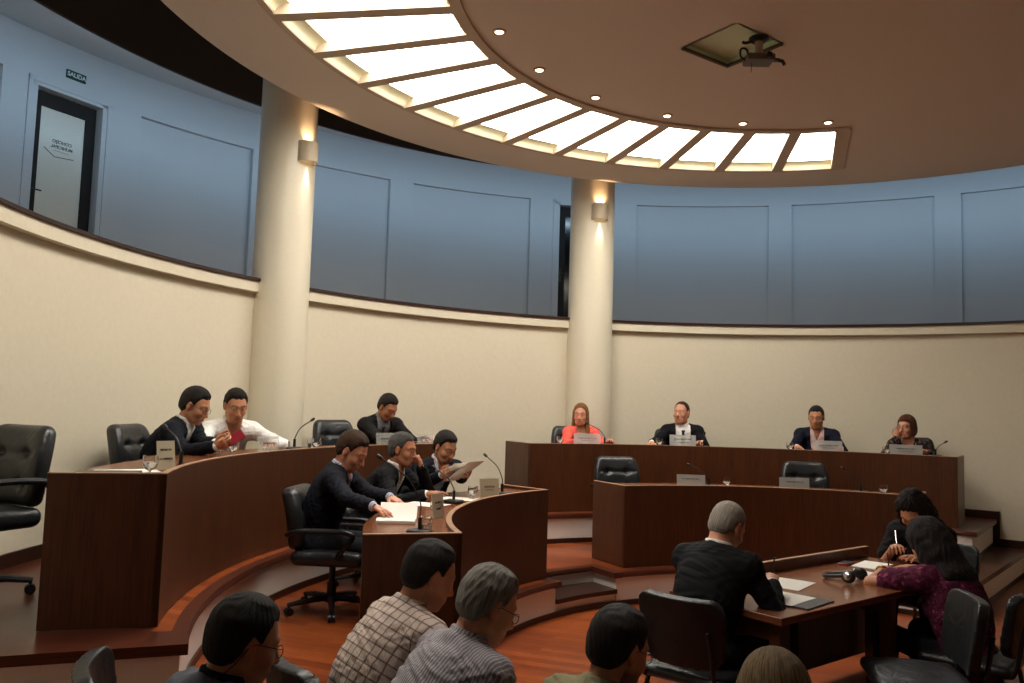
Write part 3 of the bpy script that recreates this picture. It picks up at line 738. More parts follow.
# doors of the gallery, built on the tangent plane
def gdoor(a0,a1,idx,glassy):
    am=(a0+a1)/2; w=2*RW_*math.sin(rad((a1-a0)/2)); c=pol(RW_+.0,am)
    o=thing('door_%d'%idx,None,None,(c[0],c[1],2.86),rad(am+90)); o['kind']='structure'
    # local: +x along the wall (towards smaller angle), +y points into the room (towards the centre)
    H=2.33; f=MB()
    f.box((-w/2-.02,-.2,0),(-w/2+.04,.02,H)); f.box((w/2-.04,-.2,0),(w/2+.02,.02,H)); f.box((-w/2-.02,-.2,H-.04),(w/2+.02,.02,H+.05)); f.build('door_frame',M_UPPER,o)
    for sx in(-1,1): 
        m=MB(); m.box((sx*(w/2+.045)-.025,-.05,0),(sx*(w/2+.045)+.025,.032,H+.04)); m.build('door_casing',M_UPPER,o)
    m=MB(); m.box((-w/2-.07,-.05,H+.0),(w/2+.07,.032,H+.055)); m.build('door_casing',M_UPPER,o)
    h=H-.05; st=.125
    m=MB(); m.box((-w/2+.04,-.15,.01),(-w/2+.04+st,-.1,h)); m.box((w/2-.04-st,-.15,.01),(w/2-.04,-.1,h)); m.box((-w/2+.04+st,-.15,h-.16),(w/2-.04-st,-.1,h)); m.box((-w/2+.04+st,-.15,.01),(w/2-.04-st,-.1,.22))
    lf=m.build('door_leaf',M_DOOR,o)
    m=MB(); m.box((-w/2+.04+st,-.13,.22),(w/2-.04-st,-.12,h-.16)); m.build('door_glass',M_OPAL if glassy else M_DARKGLASS,o)
    m=MB(); hx=w/2-.085
    m.box((hx-.022,-.1,1.0),(hx+.022,-.092,1.24)); m.tube([(hx,-.095,1.13),(hx,-.05,1.13),(hx-.015,-.04,1.13),(hx-.11,-.04,1.13)],.009,8); m.build('door_handle',M_METAL,o)
    return o,w
M_OPAL=plain('opal_glass',srgb(232,228,214),.25); M_DARKGLASS=plain('dark_pane',srgb(16,15,16),.15)
M_TXT=plain('grey_lettering',srgb(96,98,100),.6); M_TXTD=plain('dark_lettering',srgb(50,44,38),.6)
def text_obj(name,s,size,mat,parent,M,mirror=False,bold=0):
    cu=bpy.data.curves.new(name,'FONT'); cu.body=s; cu.size=size; cu.align_x='CENTER'; cu.align_y='CENTER'; cu.extrude=.0012; cu.offset=bold
    t=bpy.data.objects.new(name,cu); COL.objects.link(t); dg=bpy.context.evaluated_depsgraph_get()
    me=bpy.data.meshes.new_from_object(t.evaluated_get(dg)); bpy.data.objects.remove(t); 
    if mirror: me.transform(Matrix.Scale(-1,4,(1,0,0)))
    me.transform(M); me.materials.clear(); o=link(name,me,mat,parent); return o
FACE=Matrix.Rotation(PI,4,'Z')@Matrix.Rotation(PI/2,4,'X')   # text standing up and facing +y
d1,w1=gdoor(*DOORS[0],1,True); d2,w2=gdoor(*DOORS[1],2,False)
dg_=[c for c in d1.children if c.name.startswith('door_glass')][0]
for s,z,sz,y in (('CONCEJO',1.76,.052,0),('MUNICIPAL',1.70,.052,0)): text_obj('lettering',s,sz,M_TXT,dg_,Matrix.Translation((-.01,-.1185,z))@FACE,True,.001)
m=MB(); m.tube([(.2,-.118,1.66),(.07,-.118,1.58),(-.16,-.118,1.60)],.004,6); m.tube([(.09,-.118,1.655),(-.1,-.118,1.65)],.0018,6); m.build('emblem',M_TXT,dg_)
# exit sign above door 1
am=151.55; c=pol(RW_-.012,am); sg=thing('exit_sign','dark green exit sign with white SALIDA lettering above the glazed gallery door','sign',(c[0],c[1],5.41),rad(am+90)); sg.scale=(.78,1,.82)
m=MB(); m.box((-.15,-.012,-.058),(.15,.010,.058)); m.build('panel',plain('sign_green',srgb(14,62,52),.4),sg)
text_obj('lettering','SALIDA',.088,plain('sign_white',srgb(225,235,228),.5),sg,Matrix.Translation((0,.0105,0))@FACE,False,.0022)

# ---------------------------------------------------------- the round ceiling with its ring of lights
ZC=4.56; R1_,R2_=2.80,4.155; A0_,A1_=70.7,217.1; NP=16; DA=(A1_-A0_)/NP
mb=MB(); mb.arc([(4.155,ZC),(4.908,ZC),(4.908,ZC+.34),(4.155,ZC+.34)],-180,180,CC,n=180)
mb.arc([(R1_,ZC),(R2_,ZC),(R2_,ZC+.34),(R1_,ZC+.34)],A1_-360,A0_,CC)
mb.arc([(R1_,ZC+.30),(R2_,ZC+.30),(R2_,ZC+.34),(R1_,ZC+.34)],A0_,A1_,CC)
# inner disc with the square ceiling hatch left open
HQ=[V3(1.26,6.20),V3(1.70,6.51),V3(2.01,6.07),V3(1.57,5.76)]; hc=sum(HQ)/4
n=120; inn=[];out=[]
angs=sorted([2*PI*i/n for i in range(n)]+[math.atan2(*(q-hc)[[1,0]])%(2*PI) for q in HQ])
for a in angs:
    u=V3(math.cos(a),math.sin(a)); best=9
    for i in range(4):
        p,q=HQ[i],HQ[(i+1)%4]; M=np.array([u,-(q-p)]).T
        try: t,k=np.linalg.solve(M,p-hc)
        except Exception: continue
        if t>0 and -1e-6<=k<=1+1e-6: best=min(best,t)
    inn.append(hc+u*best)
    w=hc-V3(CX,CY); b=w@u; t=-b+math.sqrt(b*b-w@w+2.74**2); out.append(hc+u*t)
m=len(angs)
mb.add([(p[0],p[1],ZC) for p in inn]+[(p[0],p[1],ZC) for p in out],[(i,(i+1)%m,m+(i+1)%m,m+i) for i in range(m)])
mb.add([(p[0],p[1],ZC+.3) for p in inn]+[(p[0],p[1],ZC+.3) for p in out],[(i,(i+1)%m,m+(i+1)%m,m+i) for i in range(m)])
mb.arc([(2.739,ZC),(R1_,ZC),(R1_,ZC+.3),(2.739,ZC+.3)],A1_-360,A0_,CC)
mb.arc([(2.739,ZC),(R1_,ZC+.012),(R1_,ZC+.3),(2.739,ZC+.3)],A0_,A1_,CC)
struct(mb.build('ceiling',M_CEIL,smooth=20))
# hatch: green-grey box above the opening, with a dark rim
M_HATCH=plain('hatch_inside',srgb(226,244,212),.8)
ht=thing('ceiling_hatch','open square access hatch in the brown ceiling beside the projector mount','hatch',(hc[0],hc[1],ZC))
mb=MB()
for i in range(4):
    p,q=HQ[i]-hc,HQ[(i+1)%4]-hc; e=unit(q-p); nrm=V3(e[1],-e[0]); 
    if nrm@((p+q)/2)<0: nrm=-nrm
    mb.prism([tuple(p),tuple(q),tuple(q+nrm*.02),tuple(p+nrm*.02)],.0,.06)
mb.prism([tuple(p-hc) for p in HQ],.06,.08); mb.build('shaft',M_HATCH,ht)
mb=MB()
for i in range(2):
    p,q=HQ[i]-hc,HQ[(i+1)%4]-hc; e=unit(q-p); nrm=V3(-e[1],e[0])
    if nrm@((p+q)/2)>0: nrm=-nrm
    mb.prism([tuple(p),tuple(q),tuple(q+nrm*.02),tuple(p+nrm*.02)],-.012,.012)
mb.build('rim',plain('hatch_rim',srgb(96,78,58),.6),ht)
# ring frame: one fixture holding the panels
M_FRM=plain('light_frame',srgb(206,186,160),.6)
fr=thing('light_ring_frame','curved plaster frame with radial bars around the glowing ceiling panels','light frame',(CX,CY,ZC))
mb=MB(); Z0=-.022; Cl=(0,0)
mb.arc([(2.735,Z0),(R1_+.02,Z0),(R1_+.02,.29),(2.735,.0)],A0_-1.1,A1_,Cl); mb.build('inner_rim',M_FRM,fr)
mb=MB(); mb.arc([(R2_-.01,Z0+.012),(R2_+.045,Z0+.012),(R2_+.045,.0),(R2_-.01,.0)],A0_-1.1,A1_,Cl); mb.build('outer_rim',M_FRM,fr)
BW=.058
for i in range(NP+1):
    a=A0_+DA*i; u=V3(math.cos(rad(a)),math.sin(rad(a)),0); nn=V3(-u[1],u[0],0); mb=MB()
    wd=BW if 0<i<NP else BW*1.2; sh=0
    q=[u*R1_+nn*(sh-wd),u*R2_+nn*(sh-wd),u*R2_+nn*wd,u*R1_+nn*wd]
    mb.prism([(p[0],p[1]) for p in q],Z0+.004,.29); mb.build('bar',M_FRM,fr)
M_TUBE=emit('panel_glow',(1,.955,.87,1),PANEL_E); M_RECESS=plain('panel_recess',srgb(246,241,204),.7)
ring=['from the straight end of the ring']
nth=['first','second','third','fourth','fifth','sixth','seventh','eighth','ninth','tenth','eleventh','twelfth','thirteenth','fourteenth','fifteenth','sixteenth','seventeenth','eighteenth','nineteenth','twentieth','twenty-first','twenty-second']
for i in range(NP):
    a0,a1=A0_+DA*i+.45,A0_+DA*(i+1)-.45; am=rad((a0+a1)/2); rm=3.45
    t=thing('ceiling_light_panel','%s glowing ceiling panel from the far end of the curved light ring'%nth[i],'ceiling light',(CX+rm*math.cos(am),CY+rm*math.sin(am),ZC),0,'glowing panels of the ceiling ring')
    lc=(-rm*math.cos(am),-rm*math.sin(am)); mb=MB()
    mb.arc([(R2_-.016,.0),(R2_-.012,.0),(R2_-.012,.17),(R2_-.13,.17),(R2_-.13,.064),(R2_-.09,.06),(R2_-.055,.048),(R2_-.03,.03)],a0,a1,lc,n=6); mb.arc([(R1_+.022,.0),(R1_+.04,.0),(R1_+.08,.06),(R1_+.08,.17),(R1_+.022,.17)],a0,a1,lc,n=6); mb.arc([(R1_+.04,.15),(R2_-.035,.15),(R2_-.035,.17),(R1_+.04,.17)],a0,a1,lc,n=6)
    mb.build('recess',M_RECESS,t)
    mb=MB(); mb.arc([(R1_+.07,.065),(R2_-.12,.065),(R2_-.12,.148),(R1_+.07,.148)],a0+.15,a1-.15,lc,n=6); mb.build('diffuser',M_TUBE,t)
# recessed spots round the inner disc
M_BULB=emit('bulb_glow',(1,.72,.52,1),9.); M_TRIM=plain('spot_trim',srgb(200,176,150),.35,.4)
sps=[162.7,145.8,128.3,109.6,92.1,74.1,180.3,198.,215.7]
for i,a in enumerate(sps):
    c=pol(2.57,a,ZC); t=thing('ceiling_spotlight','%s small halogen spot inside the light ring from its far end'%nth[[5,4,3,2,1,0,6,7,8][i]],'spotlight',c,0,'recessed halogen spots')
    mb=MB().lathe([(.033,.0),(.052,.0),(.052,-.006),(.044,-.012),(.035,-.012),(.033,.0),(.033,.012)],24); mb.build('trim_ring',M_TRIM,t)
    mb=MB().sphere((0,0,-.004),(.033,.033,.016),16,8); mb.build('bulb',M_BULB,t)
    l=bpy.data.lights.new('spot_lamp','SPOT'); l.energy=SPOT_E; l.color=(1,.72,.5); l.spot_size=rad(75); l.spot_blend=.7; l.shadow_soft_size=.03
    lo=bpy.data.objects.new('spot_lamp',l); COL.objects.link(lo); lo.location=(c[0],c[1],c[2]-.03); lo.parent=None
# wall lamps on the columns
M_SHADE=plain('sconce_shade',srgb(206,192,166),.5)
for k,((x,y,r),z) in enumerate(zip(COLS,(4.17,4.22))):
    dr=unit(V3(CX-x,CY-y)); px=x+dr[0]*r; py=y+dr[1]*r; az=math.atan2(dr[1],dr[0])
    t=thing('column_lamp',('half-round wall lamp on the column near the glazed door','half-round wall lamp on the column behind the woman in coral')[k],'wall lamp',(px,py,z),az-PI/2)
    mb=MB(); n=18; prof=[]
    for zz in(-.1,.1):
        for rr in(.1,.088):
            prof.append([(rr*math.cos(PI*i/n)*1.08,rr*1.25*math.sin(PI*i/n)-.02,zz) for i in range(n+1)])
    vs=prof[0]+prof[2]+prof[1]+prof[3]; m=n+1; fs=[]
    for i in range(n):
        fs+=[(i,i+1,m+i+1,m+i),(2*m+i+1,2*m+i,3*m+i,3*m+i+1),(i,2*m+i,2*m+i+1,i+1),(m+i+1,3*m+i+1,3*m+i,m+i)]
    mb.add(vs,fs); mb.build('shade',M_SHADE,t)
    mb=MB().box((-.05,-.035,-.06),(.05,.02,.06)); mb.build('backplate',M_SHADE,t)
    mb=MB().lathe([(0,-.045),(.02,-.045),(.022,.03),(0,.03)],12,c=(0,.05,0)); mb.build('bulb',emit('lamp_glow',(1,.8,.55,1),8.),t)
    for up in(1,-1):
        l=bpy.data.lights.new('sconce_lamp','SPOT'); l.energy=14 if up>0 else 26; l.color=(1,.62,.33) if up>0 else (1,.9,.72); l.spot_size=rad(95 if up>0 else 34); l.spot_blend=.6; l.shadow_soft_size=.012
        lo=bpy.data.objects.new('sconce_lamp',l); COL.objects.link(lo); lo.location=(px+dr[0]*.035,py+dr[1]*.035,z+up*.055); lo.rotation_euler=(PI if up>0 else 0,0,0)
# cool fill lights added along the inner edge of the gallery soffit, themselves unseen
for i in range(15):
    a=30+i*12.5; c=pol(6.97,a,5.24); l=bpy.data.lights.new('gallery_fill','AREA'); l.shape='RECTANGLE'; l.size=1.5; l.size_y=.06; l.energy=FILL_E; l.spread=rad(105); l.color=(.52,.77,1)
    lo=bpy.data.objects.new('gallery_fill',l); COL.objects.link(lo); lo.location=c
    u=unit(pol(1,a)-V3(CX,CY,0)); lo.rotation_euler=Vector((u[0],u[1],-.3)).to_track_quat('-Z','Y').to_euler()
# projector on its ceiling mount
pj=thing('projector','small projector hanging from a round ceiling mount with loose cables','projector',(1.80,5.98,ZC))
mb=MB().lathe([(0,0),(.075,0),(.075,-.012),(.05,-.03),(0,-.03)],24); mb.build('ceiling_plate',M_BLACK,pj)
mb=MB().tube([(0,0,-.02),(0,0,-.15)],.03,14); mb.build('pole',plain('mount_pole',srgb(190,170,150),.4),pj)
mb=MB(); mb.box((-.105,-.08,-.195),(.105,.08,-.145)); q=mb.build('body',plain('projector_body',srgb(96,86,78),.5),pj); bevelled(q,.014,3)
mb=MB().lathe([(0,0),(.03,0),(.032,.04),(.026,.045),(0,.03)],16); q=mb.build('lens',M_BLACK,pj); q.rotation_euler=(PI/2,0,0); q.location=(.05,-.075,-.17); q.scale=(.75,.75,.75)
mb=MB(); mb.box((.10,-.02,-.175),(.15,.02,-.16)); mb.tube([(.14,0,-.167),(.18,0,-.175),(.195,0,-.205)],.014,8); mb.build('bracket',M_METAL,pj)
mb=MB().tube(catmull([(-.03,0,-.02),(-.1,0,-.04),(-.12,.01,-.03)]),.012,8); mb.tube(catmull([(-.09,0,-.18),(-.135,0,-.15),(-.135,0,-.09),(-.095,0,-.09),(-.07,.01,-.15)],8),.008,8); mb.tube(catmull([(-.06,0,-.19),(-.055,0,-.23),(-.06,0,-.27)]),.003,6); mb.build('cable',M_BLACK,pj)
# the rest of the hall behind the photographer
mb=MB(); mb.box((-4.2,-6,0),(-4.05,2.2,6.3)); struct(mb.build('wall_left',M_WALL)); mb=MB(); mb.box((8.7,-6,0),(8.85,4.,6.3)); struct(mb.build('wall_right',M_WALL)); mb=MB(); mb.box((-4.2,-6.1,0),(8.85,-5.95,6.3)); struct(mb.build('wall_back',M_WALL))

# ---------------------------------------------------------- desks
def desk(label,a0,a1,r,z,posts):
    t=thing('council_desk',label,'desk',pol(r+.25,(a0+a1)/2,z),0,None); o=t.location; lc=(CX-o[0],CY-o[1])
    f=lambda rr,aa: (lc[0]+rr*math.cos(rad(aa)),lc[1]+rr*math.sin(rad(aa)))
    def bar(mb,r0,r1,a,w0,w1,z0,z1):
        u=V3(math.cos(rad(a)),math.sin(rad(a))); n=V3(-u[1],u[0]); c=V3(*lc); mb.prism([tuple(c+u*r0+n*w0),tuple(c+u*r1+n*w0),tuple(c+u*r1+n*w1),tuple(c+u*r0+n*w1)],z0,z1)
    mb=MB(); mb.arc([(r,0.004),(r+.03,.004),(r+.03,HD-.006),(r,HD-.006)],a0,a1,lc); mb.build('front_panel',M_DESK,t)
    mb=MB(); mb.arc([(r-.001,HD-.006),(r+.032,HD-.006),(r+.032,HD),(r-.001,HD)],a0,a1,lc); mb.build('edge_banding',M_BAND,t)
    mb=MB(); mb.arc([(r+.03,HD-.055),(r+.50,HD-.055),(r+.515,HD-.048),(r+.515,HD-.034),(r+.50,HD-.027),(r+.03,HD-.027)],a0+.3,a1-.3,lc); mb.build('worktop',M_DESKTOP,t)
    for a,s in((a0,1),(a1,-1)):
        mb=MB(); bar(mb,r,r+.53,a,0 if s>0 else -.03,.03 if s>0 else 0,.004,HD-.006); p=mb.build('end_panel',M_DESK,t)
        mb=MB(); bar(mb,r+.032,r+.531,a,-.001 if s>0 else -.031,.031 if s>0 else .001,HD-.006,HD); mb.build('edge_banding',M_BAND,p)
    for a in posts:
        mb=MB(); bar(mb,r+.05,r+.42,a,-.015,.015,.004,HD-.057); mb.build('support_panel',M_DESK,t)
    return t
desk('long curved veneer desk on the upper tier of the glazed-door side',135.5,196.,4.133,T2,(150,166,182))
desk('long curved veneer desk on the upper tier where the woman in coral sits',54.5,119.9,4.133,T2,(70,86,103))
desk('curved veneer desk on the lower tier in front of the three men in dark jackets',137.5,196.3,2.63,T1,(152,175))
desk('curved veneer desk on the lower tier with two empty leather chairs',57.2,117.4,2.63,T1,(77,97))
# ============================================================ chairs
def leather(name,c,rough=.36):
    t=NT(name); b=t.bsdf(**{'Base Color':c,'Roughness':rough,'Specular IOR Level':.5}); tc=t.n('TexCoord')
    nz=t.n('TexNoise',Scale=9.,Detail=3.,Distortion=1.); t.l(tc.outputs['Object'],nz.inputs['Vector']); vo=t.n('TexVoronoi',Scale=160.); t.l(tc.outputs['Object'],vo.inputs['Vector'])
    b1=t.n('Bump',Strength=.35,Distance=.02); t.l(nz.outputs['Fac'],b1.inputs['Height']); b2=t.n('Bump',Strength=.08,Distance=.002); t.l(vo.outputs['Distance'],b2.inputs['Height']); t.l(b1.outputs[0],b2.inputs['Normal']); t.l(b2.outputs[0],b.inputs['Normal'])
    return t.m
M_LEATHER=leather('black_leather',srgb(34,36,38)); M_VINYL=leather('black_vinyl',srgb(22,23,25),.42)
def exec_chair(label):
    """five-star base, padded seat and a tufted back; faces +y"""
    t=thing('executive_chair',label,'office chair')
    sd=SDF(); sd.rbox((0,.02,.43),(.255,.25,.055),.05,k=.02); sd.ell((0,.04,.455),(.22,.2,.05),None,.05); sdf_obj('seat',sd,.011,M_LEATHER,t)
    Rb=RX(-.17); c=V3(0,-.265,.705)
    sd=SDF()
    def back(P):
        q=(P-c)@Rb; z=q[:,2]; w=.245-.05*np.clip(z/.24,0,1)**2-.03*np.clip(-z/.24,0,1)**2; y=q[:,1]+.10*(q[:,0]/.25)**2*-.35-.03*np.cos(z*6)
        e=np.stack([np.abs(q[:,0])-w+.05,np.abs(y)-.045+.04,np.abs(z)-.25+.07],1)
        return (np.linalg.norm(np.maximum(e,0),axis=1)+np.minimum(e.max(1),0)-.045)*.9
    sd.fun(back,c-V3(.3,.2,.32),c+V3(.3,.2,.32),.01)
    def tuft(P):
        q=(P-c)@Rb; d=np.zeros(len(P))
        for tx in(-.105,.105):
            for tz in(.06,-.11): d+=.026*np.exp(-(((q[:,0]-tx)/.035)**2+((q[:,2]-tz)/.035)**2))+.006*np.exp(-((q[:,2]-tz)/.02)**2)*(np.abs(q[:,0])<.2)
        return np.where(q[:,1]>-.01,d,0)
    sd.fun(tuft,c-.5,c+.5,.01,'o'); sd.fun(lambda P: -.012*np.clip(1-((P-c)@Rb)[:,2]**2/.09,0,1),c-.5,c+.5,.01,'o')
    sdf_obj('backrest',sd,.011,M_LEATHER,t)
    for sx in(-1,1):
        mb=MB().tube(catmull([(sx*.245,-.25,.60),(sx*.285,-.16,.635),(sx*.29,.05,.645),(sx*.29,.17,.635),(sx*.288,.20,.60),(sx*.27,.13,.50),(sx*.22,.08,.42)],6),.019,10); mb.build('armrest',M_BLACK,t)
    mb=MB().lathe([(0,.10),(.032,.10),(.032,.22),(.022,.22),(.022,.40),(0,.40)],16); mb.box((-.11,-.11,.365),(.11,.11,.39)); mb.build('gas_column',M_BLACK,t)
    b=MB().lathe([(0,.075),(.045,.075),(.045,.125),(.03,.135),(0,.135)],16)
    cs=[]
    for k in range(5):
        a=2*PI*k/5+.3; u=V3(math.cos(a),math.sin(a),0); b.tube([V3(0,0,.105)+u*.03,V3(0,0,.095)+u*.18,V3(0,0,.075)+u*.30],[.027,.022,.016],8); cs.append(u)
    bo=b.build('star_base',M_BLACK,t)
    for u in cs:
        n=V3(-u[1],u[0],0); m=MB()
        for s in(-1,1):
            p=u*.29+n*s*.014+V3(0,0,.028); m.tube([p-n*.009,p+n*.009],.028,14)
        m.tube([u*.29+V3(0,0,.03),u*.29+V3(0,0,.085)],.008,8); m.build('caster',M_BLACK,bo)
    return t
def face(a): return rad(a-90)
LC='tufted black leather chair '
ch0=exec_chair(LC+'empty at the near end of the upper curved desk'); p=pol(5.0,184.6,T2); ch0.location=(-2.90,4.52,T2); ch0.rotation_euler=(0,0,face(-112)); ch0['group']='executive chairs round the curved desks'
def ex(x,y,z,a,label,zs=1.):
    c=copy_thing(ch0,(x,y,z),face(a),label); c.scale=(1,1,zs); return c

# visitor chair: oval steel legs, vinyl seat and back; faces +y
def visitor_chair(label):
    t=thing('visitor_chair',label,'chair')
    sd=SDF(); sd.rbox((0,.0,.45),(.235,.225,.032),.03,k=.02); sd.ell((0,0,.47),(.19,.18,.025),None,.04); sdf_obj('seat',sd,.011,M_VINYL,t)
    Rb=RX(-.16); c=V3(0,-.25,.69); sd=SDF()
    def bk(P):
        q=(P-c)@Rb; y=q[:,1]-.9*q[:,0]**2; e=np.stack([np.abs(q[:,0])-.225+.07-.03*np.clip(-q[:,2]/.17,0,1)*-1*.5,np.abs(y)-.026+.022,np.abs(q[:,2])-.175+.07],1)
        return (np.sqrt(np.maximum(e[:,0],0)**2+np.maximum(e[:,2],0)**2+0)-.068)*.0+np.maximum(np.hypot(np.maximum(e[:,0],0),np.maximum(e[:,2],0))-.07,np.abs(y)-.026)*.8
    sd.fun(bk,c-V3(.25,.12,.2),c+V3(.25,.12,.2),.01); sdf_obj('backrest',sd,.009,M_VINYL,t)
    for sx in(-1,1):
        for y0,y1 in((.17,.23),(-.17,-.24)):
            mb=MB().tube([(sx*.20,y0,.43),(sx*.245,y1,.012)],.0125,10); mb.tube([(sx*.245,y1,.0),(sx*.245,y1,.014)],.016,10); mb.build('leg',M_BLACK,t)
    mb=MB()
    for sx in(-1,1): mb.tube(catmull([(sx*.2,.17,.425),(sx*.2,-.17,.425),(sx*.19,-.235,.46),(sx*.185,-.262,.60),(sx*.175,-.285,.72)],5),.0115,8)
    mb.tube([(-.2,.17,.425),(.2,.17,.425)],.0115,8); mb.tube([(-.2,-.17,.425),(.2,-.17,.425)],.0115,8); mb.build('frame',M_BLACK,t)
    return t
VC='black padded tube-leg chair '
vc0=visitor_chair(VC+'empty, pulled up to the table beside the woman in purple'); vc0.location=(2.04,4.13,0); vc0.rotation_euler=(0,0,face(168)); vc0['group']='visitor chairs round the table and in the audience'
def vc(x,y,a,label): return copy_thing(vc0,(x,y,0),face(a),label)

# ============================================================ the table on the floor
TO=V3(1.33,4.0,0); TU=V3(.788,.616,0); TW=V3(-.616,.788,0); ta=math.atan2(.616,.788)
def tp(u,w,z=.75): p=TO+TU*u+TW*w; return (p[0],p[1],z)
tb=thing('witness_table','long veneer table with a raised back board in the middle of the floor','table',tuple(TO),ta)
o=MB().box((0,0,.712),(2.08,.70,.75)).build('tabletop',M_DESKTOP,tb); bevelled(o,.004)
o=MB().box((.14,.70,.10),(2.10,.728,.815)).build('back_board',M_DESK,tb); MB().box((.139,.699,.815),(2.101,.729,.82)).build('edge_banding',M_BAND,o)
for u in(.03,1.08,1.97):
    for w in(.03,.60): bevelled(MB().box((u,w,0),(u+.08,w+.06,.712)).build('leg',M_DESK,tb),.003)
    MB().box((u+.01,.09,.62),(u+.07,.60,.712)).build('rail',M_DESK,tb)

# ============================================================ small things
M_GLASS=glass('clear_glass'); M_WATER=glass('water',(.95,.98,1,1)); M_PAPER=plain('paper',srgb(236,232,222),.7); M_CARD=plain('card',srgb(190,178,150),.65)
M_ACRY=frosted('frosted_acrylic',srgb(205,205,200),.42); M_CLEAR=frosted('clear_acrylic',srgb(215,215,205),.25)
gob=thing('water_goblet',None,'glass'); 
MB().lathe([(.0,.0),(.032,.0),(.032,.003),(.006,.006),(.005,.018),(.022,.026),(.036,.045),(.040,.065),(.036,.098),(.0345,.098),(.038,.065),(.034,.046),(.02,.029),(.0,.025)],24).build('bowl',M_GLASS,gob)
MB().lathe([(0,.0285),(.019,.030),(.033,.047),(.0372,.064),(0,.064)],24).build('water',M_WATER,gob)
tum=thing('water_tumbler',None,'glass')
MB().lathe([(0,0),(.030,0),(.034,.095),(.0325,.095),(.029,.006),(0,.006)],24).build('bowl',M_GLASS,tum); MB().lathe([(0,.007),(.0285,.007),(.0305,.05),(0,.05)],24).build('water',M_WATER,tum)
first={}
def put(proto,loc,rz,label,group=None):
    if id(proto) not in first:
        first[id(proto)]=1; proto.location=loc; proto.rotation_euler=(0,0,rz); proto['label']=label
        if group: proto['group']=group
        return proto
    return copy_thing(proto,loc,rz,label,group)
WT=HD-.026; Z1=T1+WT; Z2=T2+WT
def onarc(r,a,z): return tuple(pol(r,a,z))
G='water glasses on the desks'
put(gob,onarc(4.25,192.9,Z2),0,'stemmed water glass at the end of the upper curved desk by the empty chair',G)
for r,a,z,l in((4.33,170.6,Z2,'stemmed water glass in front of the man in the white shirt'),(4.2,157.6,Z2,'stemmed water glass beside the desk microphone with the looped cable'),
    (4.25,113.9,Z2,'stemmed water glass on the upper desk in front of the woman in coral'),(4.25,97.6,Z2,'stemmed water glass before the man with the tie, beside his name plate'),(4.22,77.6,Z2,'stemmed water glass beside the man with the pink shirt'),(4.3,64.,Z2,'stemmed water glass beside the woman with a hand at her mouth'),
    (2.74,93.7,Z1,'stemmed water glass on the lower desk between two name plates'),(2.72,63.8,Z1,'stemmed water glass on the lower desk near the two writing women'),
    (2.74,178.6,Z1,'stemmed water glass next to the open document'),(2.80,155.8,Z1,'stemmed water glass in front of the man reading loose papers')):
    put(gob,onarc(r,a,z),0,l,G)
put(tum,onarc(2.80,192.6,Z1),0,'straight water tumbler at the end of the lower desk beside the microphone foot',G); put(tum,onarc(4.3,156.7,Z2),0,'straight water tumbler behind the microphone with the looped cable',G)
put(tum,onarc(4.36,62.9,Z2),0,'straight water tumbler beside the woman with a hand at her mouth',G)

# gooseneck microphones; neck bends towards +y
def mic(h,reach,label,foot=True):
    t=thing('desk_microphone',label,'microphone')
    if foot: sd=SDF(); sd.rbox((0,0,.012),(.05,.065,.014),.012); sdf_obj('foot',sd,.006,M_BLACK,t)
    MB().tube([(0,0,.0),(0,0,.09)],.011,12).build('stem',M_BLACK,t)
    pts=catmull([(0,0,.09),(0,.005,h*.45),(0,reach*.35,h*.75),(0,reach,h)],6); MB().tube(pts,.0042,8).build('gooseneck',M_METAL,t)
    d=unit(pts[-1]-pts[-3]); MB().tube([pts[-1]-d*.002,pts[-1]+d*.01,pts[-1]+d*.032,pts[-1]+d*.04],[.006,.011,.011,.006],12).build('capsule',M_BLACK,t)
    return t
MG='desk microphones'
def mk(r,a,z,h,reach,az,label,foot=True):
    m=mic(h,reach,label,foot); m.location=onarc(r,a,z); m.rotation_euler=(0,0,face(az)); m['group']=MG; return m
m=mk(4.32,159.4,Z2,.24,.12,12,'gooseneck microphone with a looped cable on the upper desk beside the man in white'); MB().tube(catmull([(-.02,-.04,.01),(-.09,-.05,.06),(-.13,-.05,.05),(-.15,-.05,.008)],8),.006,8).build('cable',M_BLACK,m)
mk(4.3,106.2,Z2,.24,.2,190,'gooseneck microphone leaning toward the woman in coral'); mk(4.3,90.4,Z2,.15,.03,270,'short upright microphone beside the man with the dark tie')
m=mk(4.34,57.6,Z2,.16,.09,-10,'gooseneck microphone at the end of the upper desk beside the woman in black print'); MB().tube(catmull([(-.02,0,.01),(-.08,0,.05),(-.13,.0,.04),(-.16,0,.006)],8),.006,8).build('cable',M_BLACK,m)
mk(2.74,97.4,Z1,.2,.17,165,'gooseneck microphone on the lower desk in front of the empty chair by the aisle'); mk(2.74,67.8,Z1,.22,.14,150,'gooseneck microphone on the lower desk near the stemmed glass by the women')
mk(2.84,193.2,Z1,.40,.24,165,'long gooseneck microphone at the near end of the lower desk over the open document'); mk(2.76,147.6,Z1,.30,.14,160,'gooseneck microphone beside the last name plate of the lower desk')
mk(2.80,163.,Z1,.24,.17,150,'gooseneck microphone in front of the man with his hand on his chin')
mk(4.2,186.5,Z2,.22,.14,150,'gooseneck microphone behind the name plate at the near end of the upper desk',False)
